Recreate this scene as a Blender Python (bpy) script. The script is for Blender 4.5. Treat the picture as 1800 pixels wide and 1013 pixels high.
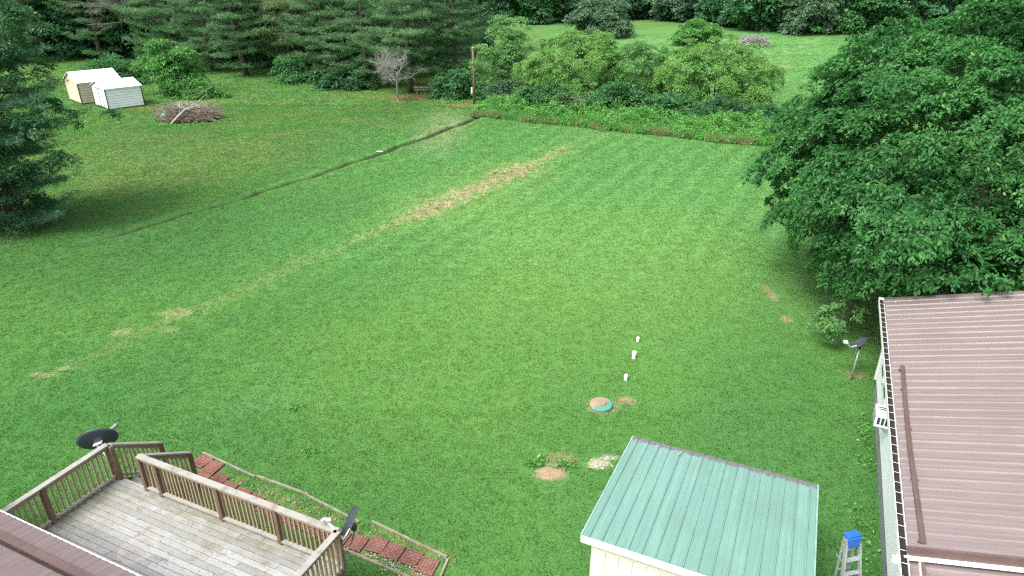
import bpy, math, random
import numpy as np
from mathutils import Vector, Matrix
R = math.radians
for o in list(bpy.data.objects): bpy.data.objects.remove(o)
S = bpy.context.scene
COL = S.collection

# ------------------------------------------------------------------ camera
H = 11.5
cam_d = bpy.data.cameras.new("camera"); cam = bpy.data.objects.new("camera", cam_d); COL.objects.link(cam)
cam.location = (0, 0, H); cam.rotation_euler = (R(90 - 25.5), 0, 0)
cam_d.sensor_width = 36; cam_d.lens = 36 * 1200 / 1800
cam_d.clip_start = 0.1; cam_d.clip_end = 2000
S.camera = cam
S.render.resolution_x = 1024; S.render.resolution_y = 576

# ------------------------------------------------------------------ world, sun, exposure
SUN_EL, SUN_AZ = R(56), R(-134)          # azimuth measured from +Y towards +X
w = bpy.data.worlds.new("World"); S.world = w; w.use_nodes = True
nt = w.node_tree; bg = nt.nodes['Background']
sky = nt.nodes.new('ShaderNodeTexSky'); sky.sky_type = 'NISHITA'; sky.sun_disc = False
sky.sun_elevation = SUN_EL; sky.sun_rotation = SUN_AZ
sky.air_density = 1.0; sky.dust_density = 6.0; sky.ozone_density = 1.5
hs = nt.nodes.new('ShaderNodeHueSaturation'); hs.inputs['Saturation'].default_value = 0.45
nt.links.new(sky.outputs[0], hs.inputs['Color']); nt.links.new(hs.outputs[0], bg.inputs[0])
bg.inputs[1].default_value = 0.15
sd = bpy.data.lights.new("sun", 'SUN'); sun = bpy.data.objects.new("sun", sd); COL.objects.link(sun)
sd.energy = 1.45; sd.angle = R(22); sd.color = (1.0, 0.97, 0.92)
dirv = Vector((math.sin(SUN_AZ) * math.cos(SUN_EL), math.cos(SUN_AZ) * math.cos(SUN_EL), math.sin(SUN_EL)))
sun.rotation_euler = dirv.to_track_quat('Z', 'Y').to_euler()
S.view_settings.view_transform = 'Standard'; S.view_settings.look = 'None'
S.view_settings.exposure = 1.15; S.view_settings.gamma = 1
S.cycles.use_denoising = False; S.cycles.max_bounces = 6; S.cycles.diffuse_bounces = 3; S.cycles.filter_width = 1.3

# ------------------------------------------------------------------ frames and small helpers
TH = math.atan(.45)
UX, UY = math.cos(TH), -math.sin(TH)
def W(u, v, z=0): return Vector((u * UX - v * UY, u * UY + v * UX, z))

def tag(o, label=None, cat=None, group=None, kind=None):
    if label: o['label'] = label
    if cat: o['category'] = cat
    if group: o['group'] = group
    if kind: o['kind'] = kind
    return o
def thing(name, label, cat, loc=(0, 0, 0), rz=0.0, group=None):
    o = bpy.data.objects.new(name, None); COL.objects.link(o)
    o.location = loc; o.rotation_euler = (0, 0, rz); o.empty_display_size = .3
    return tag(o, label, cat, group)

def mesh_np(name, V, F, mat, smooth=False):
    V = np.asarray(V, dtype=np.float32); F = np.asarray(F, dtype=np.int32)
    m = bpy.data.meshes.new(name); k = F.shape[1]
    m.vertices.add(len(V)); m.vertices.foreach_set('co', V.ravel())
    m.loops.add(F.size); m.loops.foreach_set('vertex_index', F.ravel())
    m.polygons.add(len(F)); m.polygons.foreach_set('loop_start', np.arange(0, F.size, k, dtype=np.int32))
    m.update(calc_edges=True); m.materials.append(mat)
    if smooth: m.polygons.foreach_set('use_smooth', np.ones(len(F), dtype=bool))
    return m
def link(name, mesh, parent=None, label=None):
    o = bpy.data.objects.new(name, mesh); COL.objects.link(o)
    if parent: o.parent = parent
    if label: o['label'] = label
    return o

class MB:
    def __init__(s): s.v = []; s.f = []
    def add(s, vs, fs, M=None):
        n = len(s.v)
        s.v += [tuple(M @ Vector(p)) if M else tuple(p) for p in vs]
        s.f += [tuple(i + n for i in f) for f in fs]; return s
    def box(s, x0, x1, y0, y1, z0, z1, M=None):
        return s.add([(x0,y0,z0),(x1,y0,z0),(x1,y1,z0),(x0,y1,z0),(x0,y0,z1),(x1,y0,z1),(x1,y1,z1),(x0,y1,z1)],
            [(0,3,2,1),(4,5,6,7),(0,1,5,4),(1,2,6,5),(2,3,7,6),(3,0,4,7)], M)
    def bar(s, a, b, wd, ht, up=(0, 0, 1)):
        a = Vector(a); b = Vector(b); d = b - a; L = d.length; d.normalize()
        x = d.cross(Vector(up)); 
        if x.length < 1e-4: x = d.cross(Vector((1, 0, 0)))
        x.normalize(); y = x.cross(d)
        M = Matrix((( x.x, y.x, d.x, a.x), (x.y, y.y, d.y, a.y), (x.z, y.z, d.z, a.z), (0, 0, 0, 1)))
        return s.box(-wd/2, wd/2, -ht/2, ht/2, 0, L, M)
    def tube(s, pts, rad, n=6, cap=True):
        pts = [Vector(p) for p in pts]; m = len(pts)
        if not hasattr(rad, '__len__'): rad = [rad] * m
        n0 = len(s.v)
        for i, p in enumerate(pts):
            d = (pts[min(i+1, m-1)] - pts[max(i-1, 0)]).normalized()
            x = d.cross(Vector((0.13, 0.2, 1)) if abs(d.z) < .95 else Vector((1, 0, 0))).normalized(); y = x.cross(d)
            for k in range(n):
                a = 2 * math.pi * k / n; q = p + (x * math.cos(a) + y * math.sin(a)) * rad[i]
                s.v.append(tuple(q))
        for i in range(m - 1):
            for k in range(n):
                a, b = n0 + i*n + k, n0 + i*n + (k+1) % n
                s.f.append((a, a + n, b + n, b))
        if cap:
            s.f.append(tuple(n0 + k for k in range(n))); s.f.append(tuple(n0 + (m-1)*n + k for k in reversed(range(n))))
        return s
    def lathe(s, prof, n=24, M=None):
        vs = []; fs = []
        for r, z in prof:
            for k in range(n):
                a = 2*math.pi*k/n; vs.append((r*math.cos(a), r*math.sin(a), z))
        for i in range(len(prof)-1):
            for k in range(n):
                a, b = i*n+k, i*n+(k+1) % n; fs.append((a, b, b+n, a+n))
        fs.append(tuple(range(n-1, -1, -1))); fs.append(tuple((len(prof)-1)*n+k for k in range(n)))
        return s.add(vs, fs, M)
    def mesh(s, name, mat, smooth=False, bevel=0):
        m = bpy.data.meshes.new(name); m.from_pydata(s.v, [], s.f); m.materials.append(mat); m.update()
        if smooth: m.polygons.foreach_set('use_smooth', np.ones(len(m.polygons), dtype=bool))
        return m
    def obj(s, name, mat, parent=None, label=None, smooth=False, bevel=0):
        o = link(name, s.mesh(name, mat, smooth), parent, label)
        if bevel:
            b = o.modifiers.new('bevel', 'BEVEL'); b.width = bevel; b.segments = 1; b.limit_method = 'ANGLE'
        return o

# ------------------------------------------------------------------ materials
class NG:
    def __init__(s, tree): s.t = tree
    def n(s, typ, **kw):
        nd = s.t.nodes.new(typ)
        for k, v in kw.items(): setattr(nd, k, v)
        return nd
    def put(s, sock, v):
        if hasattr(v, 'is_output'): s.t.links.new(v, sock)
        elif v is not None: sock.default_value = v
    def math(s, op, a, b=None, c=None, clamp=False):
        nd = s.n('ShaderNodeMath', operation=op, use_clamp=clamp)
        s.put(nd.inputs[0], a)
        if b is not None: s.put(nd.inputs[1], b)
        if c is not None: s.put(nd.inputs[2], c)
        return nd.outputs[0]
    def noise(s, vec, scale, detail=3, rough=.55, dist=0):
        nd = s.n('ShaderNodeTexNoise'); s.put(nd.inputs['Vector'], vec)
        nd.inputs['Scale'].default_value = scale; nd.inputs['Detail'].default_value = detail
        nd.inputs['Roughness'].default_value = rough; nd.inputs['Distortion'].default_value = dist
        return nd.outputs[0]
    def ramp(s, x, lo, hi, a=0., b=1.):
        nd = s.n('ShaderNodeMapRange', interpolation_type='SMOOTHSTEP'); s.put(nd.inputs[0], x)
        for i, v in enumerate((lo, hi, a, b)): nd.inputs[i+1].default_value = v
        return nd.outputs[0]
    def mix(s, fac, a, b, typ='MIX'):
        nd = s.n('ShaderNodeMix', data_type='RGBA', blend_type=typ); s.put(nd.inputs[0], fac)
        for sock, v in ((nd.inputs[6], a), (nd.inputs[7], b)):
            if isinstance(v, tuple): v = (*v, 1) if len(v) == 3 else v
            s.put(sock, v)
        return nd.outputs[2]
    def mapping(s, vec, scale=(1, 1, 1), rot=(0, 0, 0), loc=(0, 0, 0)):
        nd = s.n('ShaderNodeMapping'); s.put(nd.inputs[0], vec)
        nd.inputs['Scale'].default_value = scale; nd.inputs['Rotation'].default_value = rot; nd.inputs['Location'].default_value = loc
        return nd.outputs[0]
    def bump(s, h, strength=.3, dist=.02):
        nd = s.n('ShaderNodeBump'); s.put(nd.inputs['Height'], h)
        nd.inputs['Strength'].default_value = strength; nd.inputs['Distance'].default_value = dist
        return nd.outputs[0]

def newmat(name):
    m = bpy.data.materials.new(name); m.use_nodes = True; t = m.node_tree
    for n in list(t.nodes): t.nodes.remove(n)
    g = NG(t); out = g.n('ShaderNodeOutputMaterial')
    return m, g, out
def pbr(g, out, col, rough=.7, metal=0, normal=None, spec=.5):
    p = g.n('ShaderNodeBsdfPrincipled')
    if isinstance(col, tuple): col = (*col, 1)
    g.put(p.inputs['Base Color'], col); g.put(p.inputs['Roughness'], rough); p.inputs['Metallic'].default_value = metal
    p.inputs['Specular IOR Level'].default_value = spec
    if normal is not None: g.put(p.inputs['Normal'], normal)
    g.t.links.new(p.outputs[0], out.inputs[0]); return p

def mat_simple(name, col, rough=.6, metal=0, var=.25, scale=3., col2=None, bump=.0, spec=.5, stretch=(1,1,1)):
    m, g, out = newmat(name)
    co = g.n('ShaderNodeTexCoord').outputs['Object']; co = g.mapping(co, stretch)
    n1 = g.noise(co, scale, 5, .6); n2 = g.noise(co, scale*9, 3, .6)
    f = g.math('ADD', g.math('MULTIPLY', n1, .65), g.math('MULTIPLY', n2, .35))
    f = g.ramp(f, .35, .68)
    c2 = col2 or tuple(c*(1-var) for c in col)
    c = g.mix(f, c2, col)
    pbr(g, out, c, rough, metal, g.bump(n2, bump, .01) if bump else None, spec)
    return m

def mat_leaf(name, a, b, c=None, trans=.3, gloss=.12, crown=.35, rough=.45):
    """a dark, b light leaf colours; random per leaf plus soft clumps"""
    m, g, out = newmat(name)
    geo = g.n('ShaderNodeNewGeometry'); rnd = geo.outputs['Random Per Island']
    co = g.n('ShaderNodeTexCoord').outputs['Object']
    n1 = g.noise(co, crown, 3, .6)
    f = g.math('ADD', g.math('MULTIPLY', rnd, .55), g.math('MULTIPLY', g.ramp(n1, .35, .65), .45))
    col = g.mix(f, a, b)
    if c: col = g.mix(g.ramp(rnd, .965, .985), col, c)
    d = g.n('ShaderNodeBsdfDiffuse'); g.put(d.inputs[0], col)
    t = g.n('ShaderNodeBsdfTranslucent'); g.put(t.inputs[0], g.mix(.5, col, tuple(min(1, x*1.6) for x in b)))
    mx = g.n('ShaderNodeMixShader'); mx.inputs[0].default_value = trans
    g.t.links.new(d.outputs[0], mx.inputs[1]); g.t.links.new(t.outputs[0], mx.inputs[2])
    gl = g.n('ShaderNodeBsdfGlossy'); gl.inputs['Roughness'].default_value = rough; gl.inputs[0].default_value = (.8, .95, .9, 1)
    m2 = g.n('ShaderNodeMixShader'); m2.inputs[0].default_value = gloss
    g.t.links.new(mx.outputs[0], m2.inputs[1]); g.t.links.new(gl.outputs[0], m2.inputs[2])
    g.t.links.new(m2.outputs[0], out.inputs[0])
    return m

# --- lawn colour, in world metres, shared by the soil sheet and the grass blades
SPOTS = [  # x, y, radius x, radius y, strength, kind (0 straw, 1 clay soil, 2 red needles, 3 chalk)
    (-12.2,22.0,.62,.35,.5,0), (-13.45,20.6,.4,.28,.5,0), (-14.5,17.9,.42,.18,.55,0), (-14.1,18.25,.25,.14,.5,0), (-11.9,20.7,.35,.2,.35,0),
    (9.8,21.5,.22,.3,.8,1), (9.95,23.6,.16,.8,.8,1), (3.32,16.5,.28,.22,.9,1), (.96,13.45,.42,.36,1.3,1),
    (1.25,13.95,.45,.25,.55,1), (2.2,13.75,.34,.20,.8,3), (2.5,13.98,.22,.12,.6,3), (2.56,16.2,.50,.42,.7,1),
    (-8.6,66.3,5.5,1.6,1.0,2), (-4.6,61.9,3.2,1.6,.95,2), (-10.4,63.9,.7,.4,.9,2), (-6.2,16.1,.4,.25,-.01,0), (32.9,86.6,1.6,1.8,.8,0),
    (-31.5,60.5,2.6,1.3,.45,2), (6.2,13.2,.5,.3,.35,0), (10.6,17.9,.35,.3,.6,1), (-29.5,64.2,2.2,.7,.5,2), (18,21,6.5,5,.75,1)]
def lawn_group():
    t = bpy.data.node_groups.new('lawn_colour', 'ShaderNodeTree')
    t.interface.new_socket('Color', in_out='OUTPUT', socket_type='NodeSocketColor')
    t.interface.new_socket('Bare', in_out='OUTPUT', socket_type='NodeSocketFloat')
    g = NG(t); go = g.n('NodeGroupOutput')
    pos = g.n('ShaderNodeNewGeometry').outputs['Position']
    sep = g.n('ShaderNodeSeparateXYZ'); g.put(sep.inputs[0], pos); X, Y = sep.outputs[0], sep.outputs[1]
    big = g.noise(g.mapping(g.mapping(pos, (1, 1, 1), (0, 0, .50)), (1.5, .7, 1)), .10, 3, .5); mid = g.noise(g.mapping(g.mapping(pos, (1, 1, 1), (0, 0, .50)), (1.6, .6, 1)), .5, 4, .62); fine = g.noise(pos, 3.2, 4, .65)
    green = (.072, .185, .038); dark = (.048, .150, .036); yellow = (.110, .215, .040); blue = (.066, .190, .060)
    c = g.mix(g.ramp(big, .36, .64), dark, green)
    c = g.mix(g.math('MULTIPLY', g.ramp(mid, .45, .72), .22), c, yellow)
    # darker, richer turf towards the left foreground, paler turf in the middle field
    c = g.mix(g.math('MULTIPLY', g.ramp(g.noise(pos, .22, 3, .5), .48, .7), .55), c, blue)
    c = g.mix(g.math('MULTIPLY', g.ramp(fine, .42, .72), .10), c, (.12, .24, .06))
    c = g.mix(g.math('MULTIPLY', g.ramp(fine, .5, .28), .14), c, (.032, .125, .030))
    # dull moss / thatch tone beyond the ditch
    th = g.math('MULTIPLY', g.ramp(g.math('SUBTRACT', g.math('MULTIPLY', Y, .506), g.math('MULTIPLY', X, .862)), 31.5, 36.), g.ramp(g.noise(g.mapping(pos, (1, 2.2, 1)), .16, 4, .6), .42, .62))
    c = g.mix(g.math('MULTIPLY', th, .5), c, (.135, .175, .052))
    # paler field: gaussian-like zones
    def zone(cx, cy, rx, ry, col, k):
        nonlocal c
        a = g.math('DIVIDE', g.math('SUBTRACT', X, cx), rx); b = g.math('DIVIDE', g.math('SUBTRACT', Y, cy), ry)
        r = g.math('SQRT', g.math('ADD', g.math('MULTIPLY', a, a), g.math('MULTIPLY', b, b)))
        c = g.mix(g.math('MULTIPLY', g.ramp(r, 1.25, .35), k), c, col)
    zone(4, 42, 18, 22, (.100, .270, .082), .6)
    zone(4, 27, 9, 9, (.135, .270, .058), .55)
    zone(-2, 20, 9, 6, (.105, .230, .045), .45)
    zone(-16, 15, 8, 6, (.046, .155, .036), .6)
    zone(4, 10, 9, 5, (.056, .165, .040), .5)
    zone(9, 13, 4, 9, (.050, .150, .036), .6)
    zone(-8, 27, 8, 5, (.060, .185, .048), .5)
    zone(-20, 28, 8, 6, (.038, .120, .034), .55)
    zone(-7, 12.5, 7, 3.5, (.050, .145, .034), .6)
    zone(-22, 44, 10, 7, (.130, .185, .055), .45)
    zone(30, 95, 34, 45, (.115, .275, .082), .75)
    zone(-5.3, 52.5, 2.2, 9, (.23, .29, .15), .6)
    # mowing stripes
    sc = g.math('SUBTRACT', g.math('MULTIPLY', X, .885), g.math('MULTIPLY', Y, .465))
    sc = g.math('ADD', sc, g.math('MULTIPLY', g.noise(pos, .25, 2, .5), .9))
    st = g.math('SINE', g.math('MULTIPLY', sc, 4.4))
    area = g.math('MULTIPLY', g.math('MULTIPLY', g.ramp(Y, 20., 33.), g.ramp(Y, 66, 58)), g.ramp(g.math('SUBTRACT', X, g.math('MULTIPLY', Y, .35)), -21., -14.))
    k = g.math('MULTIPLY', g.ramp(st, -.6, .6), area)
    c = g.mix(g.math('MULTIPLY', k, .34), c, (.15, .33, .10))
    # worn straw strip along the buried line
    dx = g.math('SUBTRACT', X, 3.9); dy = g.math('SUBTRACT', Y, 46.5)
    s_ = g.math('ADD', g.math('MULTIPLY', dx, .566), g.math('MULTIPLY', dy, .825))
    d_ = g.math('SUBTRACT', g.math('MULTIPLY', dx, .825), g.math('MULTIPLY', dy, .566))
    d_ = g.math('SUBTRACT', d_, g.math('MULTIPLY', g.math('SUBTRACT', g.noise(pos, .35, 3, .6), .5), 1.8))
    d_ = g.math('ABSOLUTE', g.math('SUBTRACT', d_, g.math('MULTIPLY', s_, -.035)))
    n_ = g.noise(g.mapping(pos, (1, 1, 1), (0, 0, 0)), 2.3, 6, .8)
    along = g.math('ADD', g.math('MULTIPLY', g.ramp(s_, -22., -15.), g.ramp(s_, 1.5, -1.0)), g.math('MULTIPLY', g.ramp(s_, -38., -30.), .30))
    core = g.math('MULTIPLY', g.ramp(s_, -19., -14.), g.ramp(s_, -3.5, -6.5))
    wmax = g.math('ADD', .45, g.math('MULTIPLY', core, .65))
    edge = g.math('SUBTRACT', 1, g.math('DIVIDE', d_, wmax))
    pat = g.math('ADD', g.math('MULTIPLY', edge, .55), g.math('MULTIPLY', g.math('SUBTRACT', n_, .5), 3.4))
    mk = g.math('MULTIPLY', g.math('MULTIPLY', g.ramp(pat, -.02, .42), g.ramp(edge, -.35, .15)), g.math('ADD', g.math('MULTIPLY', along, .55), g.math('MULTIPLY', core, .55)), clamp=True)
    c = g.mix(g.math('MULTIPLY', g.math('MULTIPLY', g.ramp(edge, -3.2, .2), along), .3), c, (.19, .31, .08))
    c = g.mix(g.math('MULTIPLY', mk, .92), c, g.mix(g.ramp(n_, .4, .6), (.23, .20, .105), (.38, .34, .19)))
    # scuffed streaks right of the strip
    q = g.math('MULTIPLY', g.ramp(g.noise(g.mapping(g.mapping(pos, (1, 1, 1), (0, 0, .60)), (2.2, .22, 1)), 1., 4, .7), .55, .68), g.math('MULTIPLY', core, g.ramp(g.math('ABSOLUTE', g.math('SUBTRACT', g.math('SUBTRACT', g.math('MULTIPLY', dx, .825), g.math('MULTIPLY', dy, .566)), 2.6)), 2.6, .6)))
    c = g.mix(g.math('MULTIPLY', q, .6), c, (.24, .20, .075))
    bare = mk
    # spots
    wn = g.math('MULTIPLY', g.math('SUBTRACT', g.noise(pos, 3.5, 6, .8), .5), 3.0)
    cols = {0: (.31, .30, .15), 1: (.23, .185, .11), 2: (.27, .16, .075), 3: (.36, .32, .24)}
    for (x, y, rx, ry, k, kind) in SPOTS:
        if k < 0: continue
        a = g.math('DIVIDE', g.math('SUBTRACT', X, x), rx); b = g.math('DIVIDE', g.math('SUBTRACT', Y, y), ry)
        r = g.math('ADD', g.math('SQRT', g.math('ADD', g.math('MULTIPLY', a, a), g.math('MULTIPLY', b, b))), wn)
        mm = g.math('MULTIPLY', g.ramp(r, 1.15, .7 if rx < 1 else .2), min(k, 1.), clamp=True)
        if kind == 3: mm = g.math('MINIMUM', mm, 1.)
        c = g.mix(mm, c, cols[kind]); bare = g.math('MAXIMUM', bare, mm)
    # thin turf and soil between the path edgings
    pu = g.math('ADD', g.math('MULTIPLY', X, UX), g.math('MULTIPLY', Y, UY)); pv = g.math('SUBTRACT', g.math('MULTIPLY', Y, UX), g.math('MULTIPLY', X, UY))
    pz = g.math('MULTIPLY', g.math('MULTIPLY', g.ramp(pv, 8.38, 8.5), g.ramp(pv, 9.42, 9.3)), g.math('MULTIPLY', g.ramp(pu, -13.3, -13.0), g.ramp(pu, -5.4, -5.5)))
    pz = g.math('MULTIPLY', pz, g.ramp(g.noise(pos, 2.6, 5, .7), .42, .6))
    c = g.mix(g.math('MULTIPLY', pz, .75), c, g.mix(g.ramp(g.noise(pos, 6, 4, .7), .4, .6), (.15, .13, .065), (.17, .25, .06)))
    # darker clover patches and pale thatch flecks
    cl = g.noise(pos, .9, 5, .7)
    c = g.mix(g.math('MULTIPLY', g.ramp(cl, .60, .70), .38), c, (.034, .125, .042))
    c = g.mix(g.math('MULTIPLY', g.ramp(g.noise(g.mapping(pos, (1, 1, 1), (0, 0, 0), (7, 3, 0)), 1.7, 6, .8), .62, .74), .42), c, (.21, .235, .09))
    # clover flecks / dry tips
    fl = g.noise(pos, 26., 2, .5)
    c = g.mix(g.math('MULTIPLY', g.ramp(fl, .66, .74), .35), c, (.33, .38, .20))
    # damp soil in the ditch
    sd_ = g.math('ADD', g.math('MULTIPLY', g.math('ADD', X, 3.12), -.506), g.math('MULTIPLY', g.math('SUBTRACT', Y, 56.37), -.862))
    td = g.math('SUBTRACT', g.math('MULTIPLY', g.math('ADD', X, 3.12), .862), g.math('MULTIPLY', g.math('SUBTRACT', Y, 56.37), .506))
    tt = g.math('DIVIDE', sd_, 31.)
    td = g.math('SUBTRACT', td, g.math('MULTIPLY', g.math('MULTIPLY', tt, g.math('SUBTRACT', 1, tt)), 3.2))
    td = g.math('ADD', td, g.math('MULTIPLY', g.math('SUBTRACT', g.noise(pos, 1.6, 4, .7), .5), .30))
    td = g.math('SUBTRACT', td, g.math('ADD', g.math('MULTIPLY', g.math('SINE', g.math('MULTIPLY', sd_, 1.1)), .10), g.math('MULTIPLY', g.math('SINE', g.math('ADD', g.math('MULTIPLY', sd_, 2.7), 1)), .06)))
    wd = g.ramp(sd_, 32., 0., .17, .34)
    dm = g.math('MULTIPLY', g.ramp(g.math('SUBTRACT', g.math('ABSOLUTE', td), wd), .10, -.06), g.math('MULTIPLY', g.ramp(sd_, -1.5, .0), g.ramp(sd_, 33, 30)))
    c = g.mix(g.math('MULTIPLY', dm, .96), c, g.mix(g.noise(pos, 4, 4, .7), (.022, .019, .012), (.060, .052, .030)))
    bare = g.math('MAXIMUM', bare, dm)
    g.put(go.inputs[0], c); g.put(go.inputs[1], bare)
    return t
LAWN = lawn_group()
def mat_lawn(name, blade=False):
    m, g, out = newmat(name)
    gr = g.n('ShaderNodeGroup'); gr.node_tree = LAWN; c = gr.outputs[0]
    pos = g.n('ShaderNodeNewGeometry').outputs['Position']
    if blade:
        rnd = g.n('ShaderNodeNewGeometry').outputs['Random Per Island']
        c = g.mix(g.ramp(rnd, 0, 1, .0, .62), c, g.mix(.7, c, (.22, .40, .13)))
        c = g.mix(g.ramp(rnd, .4, 0, .0, .6), c, g.mix(.6, c, (.02, .085, .018)))
        d = g.n('ShaderNodeBsdfDiffuse'); g.put(d.inputs[0], c)
        t = g.n('ShaderNodeBsdfTranslucent'); g.put(t.inputs[0], g.mix(.5, c, (.20, .40, .08)))
        mx = g.n('ShaderNodeMixShader'); mx.inputs[0].default_value = .3
        g.t.links.new(d.outputs[0], mx.inputs[1]); g.t.links.new(t.outputs[0], mx.inputs[2])
        g.t.links.new(mx.outputs[0], out.inputs[0])
    else:
        n = g.noise(pos, 9., 5, .75); n2 = g.noise(pos, 40, 3, .7)
        c = g.mix(g.math('MULTIPLY', g.ramp(n, .58, .36), .15), c, g.mix(.75, c, (.02, .08, .02)))
        c = g.mix(g.math('MULTIPLY', g.ramp(n2, .5, .7), .3), c, g.mix(.5, c, (.2, .32, .1)))
        pbr(g, out, c, .95, 0, g.bump(n, .5, .05), .15)
    return m
M_LAWN = mat_lawn('lawn_soil'); M_BLADE = mat_lawn('grass_blade', True)

def mat_metal_roof(name, col, run_axis='y', dirt=(.2,.15,.12), edge=None, rough=.38):
    m, g, out = newmat(name)
    co = g.n('ShaderNodeTexCoord').outputs['Object']
    st = (6, .35, 1) if run_axis == 'y' else (.35, 6, 1)
    n1 = g.noise(g.mapping(co, st), 1.2, 5, .6); n2 = g.noise(co, .7, 4, .6); n3 = g.noise(co, 30, 3, .7)
    c = g.mix(g.math('MULTIPLY', g.ramp(n1, .42, .66), .4), col, tuple(min(1, x*1.28 + .03) for x in col))
    c = g.mix(g.math('MULTIPLY', g.ramp(n2, .45, .68), .35), c, tuple(x*.8 for x in col))
    c = g.mix(g.math('MULTIPLY', g.ramp(n3, .6, .8), .18), c, dirt)
    if edge is not None:
        sp = g.n('ShaderNodeSeparateXYZ'); g.put(sp.inputs[0], co)
        n4 = g.noise(g.mapping(co, (9, 2.2, 1)), 1.6, 4, .75)
        k = g.math('ADD', g.math('SUBTRACT', sp.outputs[1], edge), g.math('MULTIPLY', g.math('SUBTRACT', n4, .5), .42))
        c = g.mix(g.ramp(k, -.02, .035), c, (.13, .13, .135))
    pbr(g, out, c, g.ramp(n2, .3, .7, rough-.06, rough+.14), 0, g.bump(n2, .08, .05), .5)
    return m
M_GREEN = mat_metal_roof('green_roof_paint', (.135, .258, .215), 'y', (.1, .2, .16), edge=3.33)
M_PINK = mat_metal_roof('brown_roof_paint', (.180, .146, .142), 'x', (.10, .07, .065))
M_PINK_TRIM = mat_simple('brown_trim_paint', (.135, .090, .082), .45, var=.3, scale=2)
M_WHITE = mat_simple('white_painted_metal', (.74, .78, .76), .45, var=.10, scale=1.5)
M_VINYL = mat_simple('white_vinyl_siding', (.82, .88, .88), .5, var=.10, scale=.8)
M_CREAM = mat_simple('cream_wall_paint', (.80, .77, .64), .7, var=.06, scale=2)
M_TAN = mat_simple('tan_siding', (.56, .50, .36), .8, var=.2, scale=2)
M_BROWNW = mat_simple('brown_panel', (.22, .13, .08), .8, var=.3, scale=2)
M_DARK = mat_simple('dark_trim', (.03, .04, .045), .6)
M_DEBRIS = mat_simple('leaf_litter', (.035, .022, .014), .95, scale=14, col2=(.008, .006, .005), bump=.6)
M_SKIRT = mat_simple('grey_skirting', (.23, .25, .26), .8, scale=2)
M_CONC = mat_simple('weathered_concrete', (.27, .26, .20), .95, scale=5, col2=(.15, .16, .09), bump=.3)
M_ALU = mat_simple('aluminium', (.55, .58, .60), .35, .6, scale=4)
M_BLUE = mat_simple('blue_plastic', (.02, .13, .52), .4, scale=4)
M_DISH = mat_simple('dark_grey_dish_paint', (.060, .072, .095), .42, scale=2, var=.3)
M_GALV = mat_simple('galvanised_pole', (.42, .45, .46), .45, .3, scale=4)
M_LNB = mat_simple('pale_plastic', (.62, .64, .64), .5, scale=4)
M_PVC = mat_simple('white_plastic_pipe', (.82, .80, .80), .4, scale=5, var=.08)
M_STONE = mat_simple('white_stone', (.42, .41, .33), .9, scale=6, var=.3)
M_BARK = mat_simple('bark', (.12, .115, .085), .95, scale=4, col2=(.04, .038, .028), bump=.6, stretch=(1, 1, .3))
M_BARKG = mat_simple('grey_bark', (.17, .175, .14), .95, scale=4, col2=(.11, .10, .08), bump=.5, stretch=(1, 1, .3))
M_DEAD = mat_simple('bleached_wood', (.36, .365, .33), .9, scale=3, col2=(.18, .18, .165))
M_PALEW = mat_simple('pale_bare_wood', (.38, .36, .32), .9, scale=3, col2=(.33, .30, .26))
M_TWIG = mat_simple('dry_twig', (.27, .215, .17), .95, scale=1.2, col2=(.13, .105, .085))
M_GREYT = mat_simple('grey_dead_bark', (.26, .25, .22), .9, scale=3, col2=(.13, .12, .11))
M_POLEW = mat_simple('creosote_pole', (.20, .125, .075), .9, scale=2, col2=(.12, .075, .05), stretch=(3, 3, .4))
M_TARP = mat_simple('green_tarp', (.10, .25, .18), .6, scale=3)

def mat_wood(name, base, stain, moss=None, ax=(.6, 9, 9), sc=1.6, rnd=.5):
    base = tuple(x*.8 for x in base)
    m, g, out = newmat(name)
    co = g.n('ShaderNodeTexCoord').outputs['Object']
    isl = g.n('ShaderNodeNewGeometry').outputs['Random Per Island']
    grain = g.noise(g.mapping(co, ax), 3.0, 6, .65); blot = g.noise(co, sc, 6, .72); blot2 = g.noise(co, sc*.45, 4, .6)
    c = g.mix(g.math('MULTIPLY', isl, rnd), base, tuple(x*.68 for x in base))
    c = g.mix(g.math('MULTIPLY', g.ramp(grain, .45, .72), .45), c, tuple(x*.55 for x in base))
    c = g.mix(g.math('MULTIPLY', g.ramp(blot, .5, .68), .7), c, stain)
    if moss: c = g.mix(g.math('MULTIPLY', g.ramp(blot2, .52, .7), .5), c, moss)
    pbr(g, out, c, .85, 0, g.bump(grain, .35, .01), .25)
    return m
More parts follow.
